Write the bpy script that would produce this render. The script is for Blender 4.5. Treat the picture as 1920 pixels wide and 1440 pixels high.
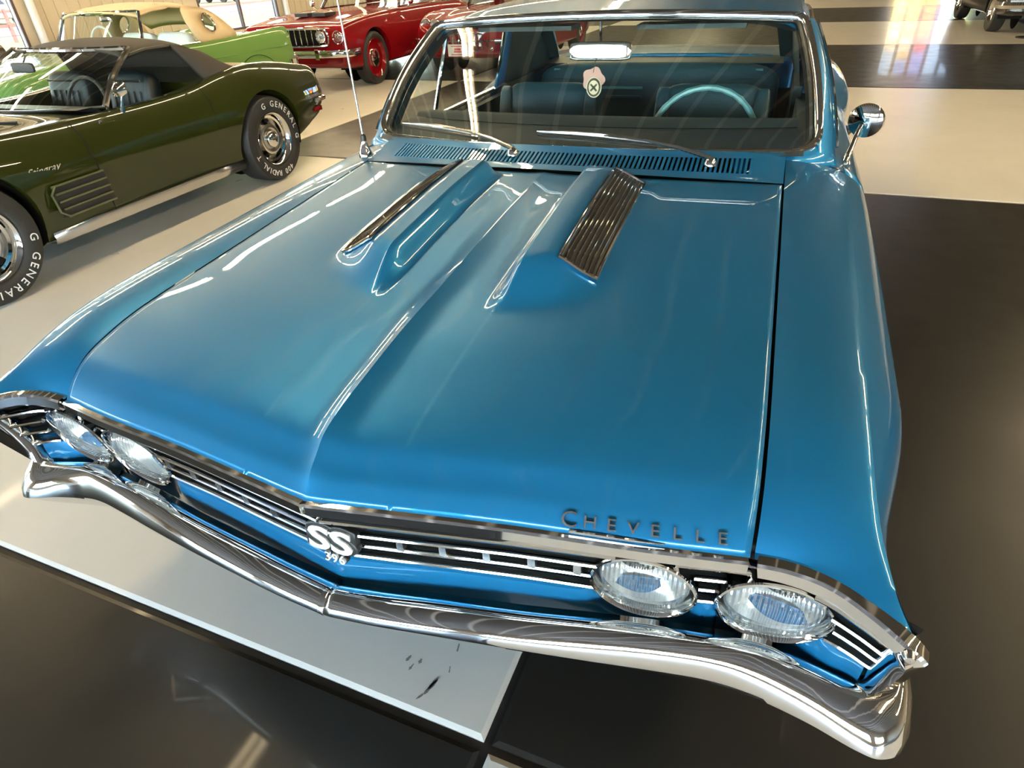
import bpy, bmesh, math, random
import numpy as np
from mathutils import Matrix, Vector
for o in list(bpy.data.objects): bpy.data.objects.remove(o, do_unlink=True)
SC = bpy.context.scene
COL = SC.collection
random.seed(7)
PI = math.pi
R = math.radians
# ------------------------------------------------------------------ camera
cam_d = bpy.data.cameras.new('camera'); cam = bpy.data.objects.new('camera', cam_d); COL.objects.link(cam)
cam_d.sensor_width = 36.0; cam_d.lens = 1169.115/1920*36; cam_d.clip_start = .02; cam_d.clip_end = 400
_r = Vector((0.9381, 0.3440, -0.0440)).normalized(); _w = Vector((-0.3080, 0.7698, -0.5590)); _w = (_w-_r*_w.dot(_r)).normalized(); _u = _r.cross(_w)
cam.matrix_world = Matrix(((_r.x,_u.x,-_w.x,.636),(_r.y,_u.y,-_w.y,-.713),(_r.z,_u.z,-_w.z,1.43),(0,0,0,1)))
SC.camera = cam
# ------------------------------------------------------------------ sky, sun, exposure
wd = bpy.data.worlds.new('world'); SC.world = wd; wd.use_nodes = True
nt = wd.node_tree; bg = nt.nodes['Background']
sky = nt.nodes.new('ShaderNodeTexSky'); sky.sky_type = 'NISHITA'; sky.sun_disc = False
sky.sun_elevation = R(52); sky.sun_rotation = R(110); sky.air_density = 1.0; sky.dust_density = 1.5
nt.links.new(sky.outputs[0], bg.inputs[0]); bg.inputs[1].default_value = 5.2
sun_d = bpy.data.lights.new('sun', 'SUN'); sun_d.energy = 1.6; sun_d.color = (1, .95, .86); sun_d.angle = R(.6)
sun = bpy.data.objects.new('sun', sun_d); COL.objects.link(sun); sun.rotation_euler = (R(20), R(32), 0); sun.location = (0, 0, 30)
vs = SC.view_settings; vs.view_transform = 'Standard'; vs.look = 'None'; vs.gamma = 1.0; vs.use_curve_mapping = False
vs.exposure = 1.08
SC.cycles.max_bounces = 10; SC.cycles.glossy_bounces = 6; SC.cycles.transparent_max_bounces = 16
SC.cycles.caustics_reflective = False; SC.cycles.caustics_refractive = False
SC.cycles.sample_clamp_indirect = 6.0

# ------------------------------------------------------------------ materials
MATS = {}
def mat(name, col, rough=.5, metal=0.0, coat=0.0, coat_rough=.03, spec=.5, noise=0.0, nscale=20.0, bump=0.0, bscale=60.0, emit=None, estr=0.0, nstretch=(1,1,1)):
    m = bpy.data.materials.new(name); m.use_nodes = True; n = m.node_tree.nodes; l = m.node_tree.links
    p = n['Principled BSDF']
    p.inputs['Base Color'].default_value = (*col, 1); p.inputs['Roughness'].default_value = rough
    p.inputs['Metallic'].default_value = metal; p.inputs['Coat Weight'].default_value = coat
    p.inputs['Coat Roughness'].default_value = coat_rough; p.inputs['Specular IOR Level'].default_value = spec
    if noise or bump:
        tc = n.new('ShaderNodeTexCoord'); mp = n.new('ShaderNodeMapping'); mp.inputs['Scale'].default_value = nstretch
        l.new(tc.outputs['Object'], mp.inputs[0])
    if noise:
        nz = n.new('ShaderNodeTexNoise'); nz.inputs['Scale'].default_value = nscale; nz.inputs['Detail'].default_value = 6
        l.new(mp.outputs[0], nz.inputs['Vector'])
        mx = n.new('ShaderNodeMixRGB'); mx.inputs[1].default_value = (*[c*(1-noise) for c in col], 1); mx.inputs[2].default_value = (*[min(1, c*(1+noise)) for c in col], 1)
        l.new(nz.outputs[0], mx.inputs[0]); l.new(mx.outputs[0], p.inputs['Base Color'])
    if bump:
        nb = n.new('ShaderNodeTexNoise'); nb.inputs['Scale'].default_value = bscale; nb.inputs['Detail'].default_value = 3
        l.new(mp.outputs[0], nb.inputs['Vector'])
        b = n.new('ShaderNodeBump'); b.inputs['Strength'].default_value = bump; b.inputs['Distance'].default_value = .01
        l.new(nb.outputs[0], b.inputs['Height']); l.new(b.outputs[0], p.inputs['Normal'])
    if emit:
        p.inputs['Emission Color'].default_value = (*emit, 1); p.inputs['Emission Strength'].default_value = estr
    MATS[name] = m; return m
def glassmat(name, tint=(.9,.97,.95), refl=1.0, ior=1.5, rough=0.0):
    m = bpy.data.materials.new(name); m.use_nodes = True; n = m.node_tree.nodes; l = m.node_tree.links
    n.remove(n['Principled BSDF']); out = n['Material Output']
    t = n.new('ShaderNodeBsdfTransparent'); t.inputs[0].default_value = (*tint, 1)
    g = n.new('ShaderNodeBsdfGlossy'); g.inputs['Roughness'].default_value = rough; g.inputs[0].default_value = (refl, refl, refl, 1)
    f0 = ((ior-1)/(ior+1))**2; lw = n.new('ShaderNodeLayerWeight'); lw.inputs[0].default_value = .5
    pw = n.new('ShaderNodeMath'); pw.operation = 'POWER'; pw.inputs[1].default_value = 5; l.new(lw.outputs['Facing'], pw.inputs[0])
    fr = n.new('ShaderNodeMath'); fr.operation = 'MULTIPLY_ADD'; fr.inputs[1].default_value = 1-f0; fr.inputs[2].default_value = f0*2.0; l.new(pw.outputs[0], fr.inputs[0])
    mx = n.new('ShaderNodeMixShader'); l.new(fr.outputs[0], mx.inputs[0]); l.new(t.outputs[0], mx.inputs[1]); l.new(g.outputs[0], mx.inputs[2])
    l.new(mx.outputs[0], out.inputs[0]); MATS[name] = m; return m
mat('blue_paint', (.009,.132,.290), .36, .42, .75, .015, spec=.1, noise=.10, nscale=900)
mat('chrome', (.82,.81,.79), .045, 1.0)
mat('chrome_satin', (.62,.61,.60), .22, 1.0)
mat('black_plastic', (.012,.012,.012), .45)
mat('black_matte', (.006,.006,.006), .8, spec=.15)
mat('rubber', (.018,.017,.016), .62, bump=.15, bscale=120)
mat('white_letter', (.75,.74,.70), .6)
mat('white_paint', (.85,.85,.84), .35)
mat('dark_vinyl', (.012,.024,.036), .55, bump=.2, bscale=300)
mat('teal_vinyl', (.011,.045,.062), .42, spec=.5, bump=.15, bscale=200)
mat('dash_top', (.022,.036,.044), .5, bump=.2, bscale=300)
mat('teal_light', (.08,.23,.26), .35)
mat('teal_panel', (.008,.030,.042), .5)
mat('headliner', (.05,.07,.08), .8)
mat('olive_paint', (.019,.023,.003), .4, .0, 1.0, .015, spec=.05, noise=.1, nscale=900)
mat('vent_trim', (.10,.11,.05), .3, .3)
mat('soft_top', (.045,.036,.030), .85, noise=.15, nscale=200, bump=.4, bscale=500)
mat('mint_paint', (.14,.27,.075), .35, .0, .8, .02, spec=.05, noise=.03, nscale=5)
mat('cream_top', (.62,.47,.28), .5, bump=.2, bscale=300)
mat('red_paint', (.19,.002,.005), .4, .0, .7, .015, spec=.05, noise=.08, nscale=600)
mat('black_paint', (.006,.006,.007), .3, .0, 1.0, .02, noise=.1, nscale=50)
mat('brown_paint', (.030,.022,.018), .3, .2, 1.0, .02, noise=.1, nscale=50)
mat('dark_teal_seat', (.004,.010,.013), .4, bump=.15, bscale=200)
mat('amber', (.7,.2,.02), .3)
mat('red_lens', (.25,.01,.01), .15, coat=1.0)
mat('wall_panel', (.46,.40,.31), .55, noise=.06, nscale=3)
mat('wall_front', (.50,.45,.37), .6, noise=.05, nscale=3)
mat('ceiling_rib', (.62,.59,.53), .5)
mat('wall_dim', (.24,.21,.17), .6, noise=.06, nscale=3)  # shaded copy of the tan wall colour, darkened to dim its reflections
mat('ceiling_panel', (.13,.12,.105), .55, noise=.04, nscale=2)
mat('mullion', (.07,.045,.045), .4)
mat('column_white', (.62,.62,.64), .45, noise=.05, nscale=8)
mat('scuff', (.20,.19,.175), .6)
mat('grout', (.018,.014,.012), .7, noise=.4, nscale=40)
mat('fixture', (.7,.7,.68), .5)
mat('tube_light', (.9,.9,.85), .5, emit=(1.0,.78,.46), estr=44.0)
mat('grass', (.20,.145,.045), .9, noise=.35, nscale=1.2)
mat('asphalt', (.10,.085,.09), .9, noise=.15, nscale=2)
mat('sidewalk', (.22,.20,.18), .9, noise=.1, nscale=2)
mat('fence_paint', (.25,.11,.09), .7)
mat('car_white', (.85,.85,.86), .3, coat=.5)
mat('car_blue', (.10,.16,.30), .3, coat=.5)
mat('tree_leaf', (.10,.18,.03), .8, noise=.4, nscale=4)
mat('bark', (.10,.07,.05), .9)
mat('plate_white', (.80,.78,.76), .4)
mat('red_print', (.55,.03,.05), .5)
mat('tag_cream', (.62,.50,.36), .6)
mat('tag_pink', (.55,.30,.26), .6)
mat('tag_dark', (.05,.045,.02), .6)
mat('lens_bowl', (.90,.89,.86), .28, .85, bump=.35, bscale=30)
glassmat('windshield_glass', (.90,.96,.94), 1.0, 1.52)
glassmat('side_glass', (.92,.96,.95), 1.0, 1.45)
glassmat('dimming_glass', (.50,.49,.45), 1.0, 1.45)  # grey tint added to dim the glaring view outdoors
glassmat('window_glass', (.95,.97,.97), 1.0, 1.45)
def lensmat():
    m = bpy.data.materials.new('headlight_lens'); m.use_nodes = True; n = m.node_tree.nodes; l = m.node_tree.links
    n.remove(n['Principled BSDF']); out = n['Material Output']
    t = n.new('ShaderNodeBsdfTransparent'); t.inputs[0].default_value = (.93,.94,.93,1)
    g = n.new('ShaderNodeBsdfGlossy'); g.inputs['Roughness'].default_value = .06
    tc = n.new('ShaderNodeTexCoord'); w = n.new('ShaderNodeTexWave'); w.wave_type = 'BANDS'; w.bands_direction = 'X'; w.inputs['Scale'].default_value = 38
    w.inputs['Distortion'].default_value = .6
    l.new(tc.outputs['Object'], w.inputs['Vector']); b = n.new('ShaderNodeBump'); b.inputs['Strength'].default_value = .7; b.inputs['Distance'].default_value = .01
    l.new(w.outputs[0], b.inputs['Height']); l.new(b.outputs[0], g.inputs['Normal'])
    mx = n.new('ShaderNodeMixShader'); mx.inputs[0].default_value = .26
    df = n.new('ShaderNodeBsdfTranslucent'); df.inputs[0].default_value = (.85,.86,.86,1); dg_ = n.new('ShaderNodeBsdfDiffuse'); dg_.inputs[0].default_value = (.8,.8,.79,1); l.new(b.outputs[0], dg_.inputs['Normal'])
    ad = n.new('ShaderNodeMixShader'); ad.inputs[0].default_value = .5; l.new(df.outputs[0], ad.inputs[1]); l.new(dg_.outputs[0], ad.inputs[2])
    m2 = n.new('ShaderNodeMixShader'); m2.inputs[0].default_value = .16; l.new(t.outputs[0], m2.inputs[1]); l.new(ad.outputs[0], m2.inputs[2])
    l.new(m2.outputs[0], mx.inputs[1]); l.new(g.outputs[0], mx.inputs[2]); l.new(mx.outputs[0], out.inputs[0]); MATS['headlight_lens'] = m
lensmat()
def floormat(name, c1, c2, rough, stain):
    m = bpy.data.materials.new(name); m.use_nodes = True; n = m.node_tree.nodes; l = m.node_tree.links; p = n['Principled BSDF']
    tc = n.new('ShaderNodeTexCoord')
    a = n.new('ShaderNodeTexNoise'); a.inputs['Scale'].default_value = .9; a.inputs['Detail'].default_value = 7; a.inputs['Roughness'].default_value = .6
    g = n.new('ShaderNodeNewGeometry'); l.new(g.outputs['Position'], a.inputs['Vector'])
    cr = n.new('ShaderNodeValToRGB'); cr.color_ramp.elements[0].color = (*c1,1); cr.color_ramp.elements[1].color = (*c2,1)
    cr.color_ramp.elements[0].position = .3; cr.color_ramp.elements[1].position = .7
    l.new(a.outputs[0], cr.inputs[0])
    s = n.new('ShaderNodeTexNoise'); s.inputs['Scale'].default_value = 5.0; s.inputs['Detail'].default_value = 8; l.new(g.outputs['Position'], s.inputs['Vector'])
    sr = n.new('ShaderNodeValToRGB'); sr.color_ramp.elements[0].position = .62; sr.color_ramp.elements[1].position = .78
    l.new(s.outputs[0], sr.inputs[0])
    mx = n.new('ShaderNodeMixRGB'); mx.inputs[2].default_value = (*stain, 1); l.new(cr.outputs[0], mx.inputs[1])
    ml = n.new('ShaderNodeMath'); ml.operation = 'MULTIPLY'; ml.inputs[1].default_value = .10; l.new(sr.outputs[0], ml.inputs[0]); l.new(ml.outputs[0], mx.inputs[0])
    l.new(mx.outputs[0], p.inputs['Base Color'])
    rr = n.new('ShaderNodeMapRange'); rr.inputs[3].default_value = rough*.75; rr.inputs[4].default_value = rough*1.35; l.new(s.outputs[0], rr.inputs[0]); l.new(rr.outputs[0], p.inputs['Roughness'])
    b = n.new('ShaderNodeBump'); b.inputs['Strength'].default_value = .04; b.inputs['Distance'].default_value = .02; l.new(s.outputs[0], b.inputs['Height']); l.new(b.outputs[0], p.inputs['Normal'])
    p.inputs['Specular IOR Level'].default_value = .28; p.inputs['Coat Weight'].default_value = .08; p.inputs['Coat Roughness'].default_value = .05
    MATS[name] = m
floormat('floor_white', (.64,.60,.53), (.72,.68,.60), .30, (.45,.38,.28))
floormat('floor_black', (.018,.016,.013), (.024,.021,.017), .33, (.03,.025,.02))

# ------------------------------------------------------------------ helpers
def link(o, parent=None):
    COL.objects.link(o)
    if parent is not None: o.parent = parent
    return o
def tag(o, label, cat, group=None, kind=None):
    if label: o['label'] = label
    if cat: o['category'] = cat
    if group: o['group'] = group
    if kind: o['kind'] = kind
    return o
def empty(name, loc=(0,0,0), rz=0):
    o = bpy.data.objects.new(name, None); o.empty_display_size = .2; o.location = loc; o.rotation_euler = (0,0,rz); COL.objects.link(o); return o
def mk(name, V, F, m, parent=None, smooth=True, ang=38, thick=0.0, off=-1):
    me = bpy.data.meshes.new(name); me.from_pydata([tuple(map(float, v)) for v in V], [], [tuple(map(int, f)) for f in F]); me.update()
    bm = bmesh.new(); bm.from_mesh(me); bmesh.ops.recalc_face_normals(bm, faces=bm.faces); bm.to_mesh(me); bm.free()
    return mo(name, me, m, parent, smooth, ang, thick, off)
def mo(name, me, m, parent=None, smooth=True, ang=38, thick=0.0, off=-1):
    if m is not None: me.materials.append(MATS[m] if isinstance(m, str) else m)
    if smooth: me.shade_smooth(); me.set_sharp_from_angle(angle=R(ang))
    o = bpy.data.objects.new(name, me); link(o, parent)
    if thick:
        s = o.modifiers.new('thickness', 'SOLIDIFY'); s.thickness = thick; s.offset = off
    return o
class MB:
    def __init__(s): s.V = []; s.F = []
    def add(s, V, F):
        k = len(s.V); s.V += [tuple(v) for v in V]; s.F += [tuple(i+k for i in f) for f in F]; return s
    def box(s, c, h, M=None):
        V = [Vector((c[0]+a*h[0], c[1]+b*h[1], c[2]+d*h[2])) for a in (-1,1) for b in (-1,1) for d in (-1,1)]
        if M is not None: V = [M @ v for v in V]
        return s.add(V, [(0,1,3,2),(4,6,7,5),(0,4,5,1),(2,3,7,6),(0,2,6,4),(1,5,7,3)])
    def grid(s, G, cu=False, cv=False):
        G = np.asarray(G, float); nu, nv = G.shape[:2]; F = []
        for i in range(nu if cu else nu-1):
            for j in range(nv if cv else nv-1):
                F.append((i*nv+j, ((i+1)%nu)*nv+j, ((i+1)%nu)*nv+(j+1)%nv, i*nv+(j+1)%nv))
        return s.add(G.reshape(-1,3), F)
    def tube(s, P, rad, n=8, closed=False, caps=True, flat=None):
        P = [Vector(p) for p in P]; N = len(P); rads = rad if hasattr(rad, '__len__') else [rad]*N
        T = []
        for i in range(N):
            a = P[(i-1)%N] if (closed or i>0) else P[i]; b = P[(i+1)%N] if (closed or i<N-1) else P[i]
            T.append((b-a).normalized())
        up = Vector((0,0,1)) if abs(T[0].z) < .9 else Vector((0,1,0))
        u = T[0].cross(up).normalized(); rings = []
        for i in range(N):
            u = (u - T[i]*u.dot(T[i])).normalized(); w = T[i].cross(u)
            fx, fz = flat if flat else (1,1)
            rings.append([P[i]+(u*math.cos(2*PI*k/n)*fx+w*math.sin(2*PI*k/n)*fz)*rads[i] for k in range(n)])
        s.grid(np.array([[list(v) for v in r] for r in rings]), cu=closed, cv=True)
        if caps and not closed:
            k = len(s.V)-N*n; s.F.append(tuple(k+j for j in range(n))); s.F.append(tuple(k+(N-1)*n+n-1-j for j in range(n)))
        return s
    def lathe(s, prof, n=32, axis='x', c=(0,0,0), M=None):
        G = []
        for (a, r) in prof:
            ring = []
            for k in range(n):
                t = 2*PI*k/n; x, y = r*math.cos(t), r*math.sin(t)
                v = {'x': (a, x, y), 'y': (x, a, y), 'z': (x, y, a)}[axis]
                v = Vector(v)
                if M is not None: v = M @ v
                ring.append((v.x+c[0], v.y+c[1], v.z+c[2]))
            G.append(ring)
        return s.grid(G, cv=True)
    def build(s, name, m, parent=None, **k): return mk(name, s.V, s.F, m, parent, **k)
def sweep(prof, P, T_up=(0,0,1)):
    """closed 2-D profile (side, up) swept along an open path with fixed up; returns MB"""
    P = np.asarray(P, float); G = []
    for i in range(len(P)):
        t = P[min(i+1, len(P)-1)]-P[max(i-1, 0)]; t /= np.linalg.norm(t)
        sd = np.cross(t, T_up); sd /= np.linalg.norm(sd); up = np.cross(sd, t)
        G.append([P[i]+sd*a+up*b for a, b in prof])
    mb = MB(); mb.grid(G, cv=True); n = len(prof); N = len(P)
    mb.F.append(tuple(range(n))); mb.F.append(tuple((N-1)*n+j for j in range(n))); return mb
def cr(P, n=6, closed=False):
    """Catmull-Rom through points"""
    P = np.asarray(P, float); N = len(P); out = []
    for i in range(N if closed else N-1):
        p0 = P[(i-1)%N] if (closed or i>0) else 2*P[0]-P[1]; p1 = P[i]; p2 = P[(i+1)%N]
        p3 = P[(i+2)%N] if (closed or i<N-2) else 2*P[-1]-P[-2]
        for k in range(n):
            t = k/n; out.append(.5*((2*p1)+(-p0+p2)*t+(2*p0-5*p1+4*p2-p3)*t*t+(-p0+3*p1-3*p2+p3)*t**3))
    if not closed: out.append(P[-1])
    return np.array(out)
def pc(xs, ys):
    """monotone cubic (PCHIP) table"""
    xs = np.asarray(xs, float); ys = np.asarray(ys, float); h = np.diff(xs); d = np.diff(ys)/h; m = np.zeros_like(xs)
    for i in range(1, len(xs)-1):
        if d[i-1]*d[i] > 0:
            a = 2*h[i]+h[i-1]; b = h[i]+2*h[i-1]; m[i] = (a+b)/(a/d[i-1]+b/d[i])
    m[0] = d[0]; m[-1] = d[-1]
    def f(x):
        x = np.clip(np.asarray(x, float), xs[0], xs[-1]); i = np.clip(np.searchsorted(xs, x)-1, 0, len(h)-1)
        t = (x-xs[i])/h[i]; hh = h[i]
        return (2*t**3-3*t**2+1)*ys[i]+(t**3-2*t**2+t)*hh*m[i]+(-2*t**3+3*t**2)*ys[i+1]+(t**3-t**2)*hh*m[i+1]
    return f
def ss(a, b, x):
    t = np.clip((np.asarray(x, float)-a)/(b-a), 0, 1); return t*t*(3-2*t)
def copy_tree(o, parent=None):
    c = o.copy(); COL.objects.link(c)
    if parent is not None: c.parent = parent
    for ch in list(o.children): copy_tree(ch, c)
    return c
def mirror_copy(o, name=None, parent=None):
    """mesh object mirrored in x (own mesh data)"""
    me = o.data.copy(); me.transform(Matrix.Scale(-1, 4, (1,0,0))); me.flip_normals()
    n = bpy.data.objects.new(name or o.name.split('.')[0], me); link(n, parent if parent is not None else o.parent)
    for md in o.modifiers:
        if md.type == 'SOLIDIFY':
            s = n.modifiers.new(md.name, 'SOLIDIFY'); s.thickness = md.thickness; s.offset = md.offset
    return n
def bool_cut(o, cutters, op='DIFFERENCE'):
    for c in cutters:
        md = o.modifiers.new('cut', 'BOOLEAN'); md.object = c; md.operation = op; md.solver = 'EXACT'
    dg = bpy.context.evaluated_depsgraph_get(); dg.update()
    me = bpy.data.meshes.new_from_object(o.evaluated_get(dg)); old = o.data; o.modifiers.clear(); o.data = me
    if not me.materials and old.materials: me.materials.append(old.materials[0])
    for c in cutters: bpy.data.objects.remove(c, do_unlink=True)
    me.shade_smooth(); me.set_sharp_from_angle(angle=R(30)); return o
def text_mesh(name, s, size, depth, m, parent, M, align='CENTER', shear=0.0, space=1.0, bevel=0.0, sx=1.0, offset=0.0):
    cu = bpy.data.curves.new('txt', 'FONT'); cu.body = s; cu.size = size; cu.extrude = depth; cu.align_x = align; cu.align_y = 'CENTER'; cu.shear = shear; cu.space_character = space
    cu.bevel_depth = bevel; cu.resolution_u = 3; cu.offset = offset
    t = bpy.data.objects.new('txt', cu); COL.objects.link(t); dg = bpy.context.evaluated_depsgraph_get(); dg.update()
    me = bpy.data.meshes.new_from_object(t.evaluated_get(dg)); me.materials.clear()
    bpy.data.objects.remove(t, do_unlink=True)
    me.transform(M @ Matrix.Diagonal((sx,1,1,1)))
    return mo(name, me, m, parent, smooth=False)
# ================================================================== THE ROOM
TH = R(2.037); OX, OY, TS = .284, -.104, 4.32
RM = Matrix.Translation((OX, OY, 0)) @ Matrix.Rotation(-TH, 4, 'Z')
def room(o): o.matrix_world = RM @ o.matrix_basis; return o
A0, A1, B0, B1, CZ = -15.3, 14.5, -10.0, 29.0, 4.3
fl = MB().box(((A0+A1)/2, (B0+B1)/2, -.11), ((A1-A0)/2, (B1-B0)/2, .10)).build('floor', 'grout', smooth=False); room(fl)
tag(fl, 'large glossy checkerboard floor of painted black and white squares', None, kind='structure')
def slab_mesh():
    h = TS/2-.010; e = .012; V = []; 
    for z, q in ((-.0095, h), (-.004, h), (0, h-e)): V += [(-q,-q,z),(q,-q,z),(q,q,z),(-q,q,z)]
    F = [(8,9,10,11)]
    for k in (0, 4):
        for i in range(4): F.append((k+i, k+(i+1)%4, k+4+(i+1)%4, k+4+i))
    me = bpy.data.meshes.new('floor_tile'); me.from_pydata(V, [], F); me.update(); return me
sm = {c: slab_mesh() for c in ('floor_white', 'floor_black')}
for c in sm: sm[c].materials.append(MATS[c])
for i in range(-4, 4):
    for j in range(-3, 7):
        c = 'floor_white' if (i+j) % 2 else 'floor_black'
        a0, a1 = max(i*TS, A0), min((i+1)*TS, A1); b0, b1 = max(j*TS, B0), min((j+1)*TS, B1)
        if a1-a0 < .2 or b1-b0 < .2: continue
        o = bpy.data.objects.new('floor_tile', sm[c]); o.location = ((a0+a1)/2, (b0+b1)/2, 0); o.scale = ((a1-a0)/TS, (b1-b0)/TS, 1); link(o, fl)
def wallbox(name, boxes, m, label=None, parent=None):
    mb = MB()
    for (a0, a1, b0, b1, z0, z1) in boxes: mb.box(((a0+a1)/2, (b0+b1)/2, (z0+z1)/2), ((a1-a0)/2, (b1-b0)/2, (z1-z0)/2))
    o = mb.build(name, m, parent, smooth=False)
    if parent is None: room(o); tag(o, label, None, kind='structure')
    return o
# left wall with its storefront windows: bays along b
WL = [(-8.5,-3.0),(-2.0,3.6),(4.2,9.75),(14.75,18.0),(23.0,27.5)]
SILL, HEAD = .14, 2.9
bx = [(A0-.2, A0, B0, B1, HEAD, CZ), (A0-.2, A0, B0, B1, -.01, SILL)]; e0 = B0
for (w0, w1) in WL: bx.append((A0-.2, A0, e0, w0, SILL, HEAD)); e0 = w1
bx.append((A0-.2, A0, e0, B1, SILL, HEAD))
wl = wallbox('wall_left', bx, 'wall_panel', 'tan ribbed metal wall with tall storefront windows')
rib = MB().box((0,0,0), (.012,.03,(CZ-.1)/2)).build('panel_rib', 'wall_panel', wl, smooth=False); first = True
def ribs(b0, b1, step=.30):
    global first
    b = b0+.12
    while b < b1-.05:
        o = rib if first else link(bpy.data.objects.new('panel_rib', rib.data), wl)
        first = False; o.location = (A0+.012, b, CZ/2+.04); b += step
ribs(9.95, 14.6); ribs(18.15, 22.9)
def window(n, b0, b1, mull):
    f = MB(); w = .06
    for (p, q) in ((b0, b0+w), (b1-w, b1)): f.box((A0-.06, (p+q)/2, (SILL+HEAD)/2), (.07, w/2, (HEAD-SILL)/2))
    for (p, q) in ((SILL, SILL+w), (HEAD-w, HEAD)): f.box((A0-.06, (b0+b1)/2, (p+q)/2), (.07, (b1-b0)/2, w/2))
    o = f.build('window_%d' % n, 'mullion', smooth=False); room(o); tag(o, 'dark framed storefront window, bay %d of the left wall' % n, None, kind='structure')
    e = [b0+w]+[b0+(b1-b0)*k/mull for k in range(1, mull)]+[b1-w]
    for k in range(1, mull): MB().box((A0-.06, e[k], (SILL+HEAD)/2), (.05, .03, (HEAD-SILL)/2-.06)).build('mullion', 'mullion', o, smooth=False)
    for k in range(mull): MB().box((A0-.06, (e[k]+e[k+1])/2, (SILL+HEAD)/2), (.003, (e[k+1]-e[k])/2-.02, (HEAD-SILL)/2-.05)).build('pane', 'dimming_glass', o, smooth=False)
for k, (p, q) in enumerate(WL): window(k+1, p, q, 3 if q-p > 4 else 2)
for k, b in enumerate((10.0, 18.25)):
    o = MB().lathe([(-.005,.0),(-.005,.12),(.02,.12),(.025,.085),(CZ,.085)], 20, 'z', (A0+.14, b, 0)).build('trim_%d' % (k+1), 'column_white'); room(o); tag(o, 'white round steel post beside the window' if k == 0 else 'white round steel post beside the far window', None, kind='structure')
# back, right and front walls, ceiling
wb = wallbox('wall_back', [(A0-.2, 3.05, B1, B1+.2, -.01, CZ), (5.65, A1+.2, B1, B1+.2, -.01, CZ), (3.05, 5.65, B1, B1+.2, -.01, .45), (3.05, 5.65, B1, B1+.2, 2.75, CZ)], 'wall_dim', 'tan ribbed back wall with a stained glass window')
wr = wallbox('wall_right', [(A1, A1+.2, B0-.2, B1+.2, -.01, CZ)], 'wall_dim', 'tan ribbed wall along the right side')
FW = [(-13.5,-8.2),(-7.4,-1.2),(-.4,5.8),(7.4,12.6)]
bx = [(A0-.2, A1+.2, B0-.2, B0, 2.75, CZ), (A0-.2, A1+.2, B0-.2, B0, -.01, .95)]; e0 = A0-.2
for (p, q) in FW: bx.append((e0, p, B0-.2, B0, .95, 2.75)); e0 = q
bx.append((e0, A1+.2, B0-.2, B0, .95, 2.75))
wf = wallbox('wall_front', bx, 'wall_front', 'tan front wall with wide daylight windows')
for k, (p, q) in enumerate(FW):
    f = MB()
    for c in (p+.03, (p+q)/2, q-.03): f.box((c, B0-.1, 1.85), (.03, .05, .90))
    for z in (.98, 2.72): f.box(((p+q)/2, B0-.1, z), ((q-p)/2, .05, .03))
    o = f.build('window_%d' % (k+7), 'mullion', smooth=False); room(o); tag(o, 'wide front wall window, number %d from the left corner' % (k+1), None, kind='structure')
    for c in ((p*3+q)/4, (p+q*3)/4): MB().box((c, B0-.1, 1.85), ((q-p)/4-.04, .003, .86)).build('pane', 'window_glass', o, smooth=False)
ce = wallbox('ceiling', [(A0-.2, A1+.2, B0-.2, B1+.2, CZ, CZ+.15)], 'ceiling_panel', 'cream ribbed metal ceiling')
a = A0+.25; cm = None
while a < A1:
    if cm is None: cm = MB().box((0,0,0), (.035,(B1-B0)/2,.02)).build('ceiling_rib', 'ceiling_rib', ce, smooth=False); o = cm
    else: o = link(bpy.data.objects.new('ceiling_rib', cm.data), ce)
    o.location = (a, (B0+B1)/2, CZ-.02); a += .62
    if min(abs(a-q) for q in (-13.2,-8.4,-3.0,4.3,9.2)) < .16: a += .30
# stained glass window in the back wall: coloured panes lit by the day behind
sg = MB().box((4.35, B1-.03, 2.73), (1.32,.04,.03)).box((4.35, B1-.03, .47), (1.32,.04,.03)).box((3.05, B1-.03, 1.6), (.03,.04,1.16)).box((5.65, B1-.03, 1.6), (.03,.04,1.16)).box((4.35, B1+.06, 1.6), (1.3,.02,1.15)).build('window_6', 'mullion', smooth=False)
room(sg); tag(sg, 'stained glass window of small coloured panes in the back wall', None, kind='structure')
cols = [(1.0,.75,.15),(1.0,.62,.08),(1.0,.38,.05),(.55,.75,1.0),(.55,.70,.12),(1.0,.9,.6),(.85,.12,.05),(.25,.45,1.0)]
for k, c in enumerate(cols): mat('stained_%d' % k, c, .3, emit=c, estr=7.0)
random.seed(3); pm = {}
for r_ in range(9):
    for c_ in range(5):
        k = [0,1,2,3,4][c_] if r_ < 4 else ([5,5,6,3,4][c_] if r_ < 6 else [3,7,7,3,3][c_])
        if random.random() < .2: k = random.choice([0,1,2,5])
        if k not in pm: pm[k] = MB().box((0,0,0), (.185,.006,.095)).build('coloured_pane', 'stained_%d' % k, sg, smooth=False); o = pm[k]
        else: o = link(bpy.data.objects.new('coloured_pane', pm[k].data), sg)
        o.location = (3.36+c_*.495, B1+.03, .62+r_*.243)
# fluorescent strip fixtures in rows along the hall
tube_m = MB().tube([(0,-1.16,0),(0,1.16,0)], .019, 8); body_m = MB().box((0,0,0), (.11,1.22,.03)); 
proto = None
ROWS = [-13.2,-8.4,-3.0,4.3,9.2]
for ri, a in enumerate(ROWS):
    for ci in range(11):
        b = -.80+ci*2.72
        if (a > 8 and b > 7) or (a > 2 and b > 10) or (a < 0 and b < 0): continue
        if proto is None:
            proto = empty('strip_light'); room(proto)
            body_m.build('housing', 'fixture', proto, smooth=False)
            for s in (-1, 1): t = tube_m.build('tube', 'tube_light', proto); t.location = (s*.055, 0, -.055)
            o = proto
        else: o = copy_tree(proto)
        o.matrix_world = RM @ Matrix.Translation((a, b, CZ-.075))
        tag(o, 'twin tube fluorescent strip light under the cream ceiling', 'light', 'ceiling strip lights')
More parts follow.
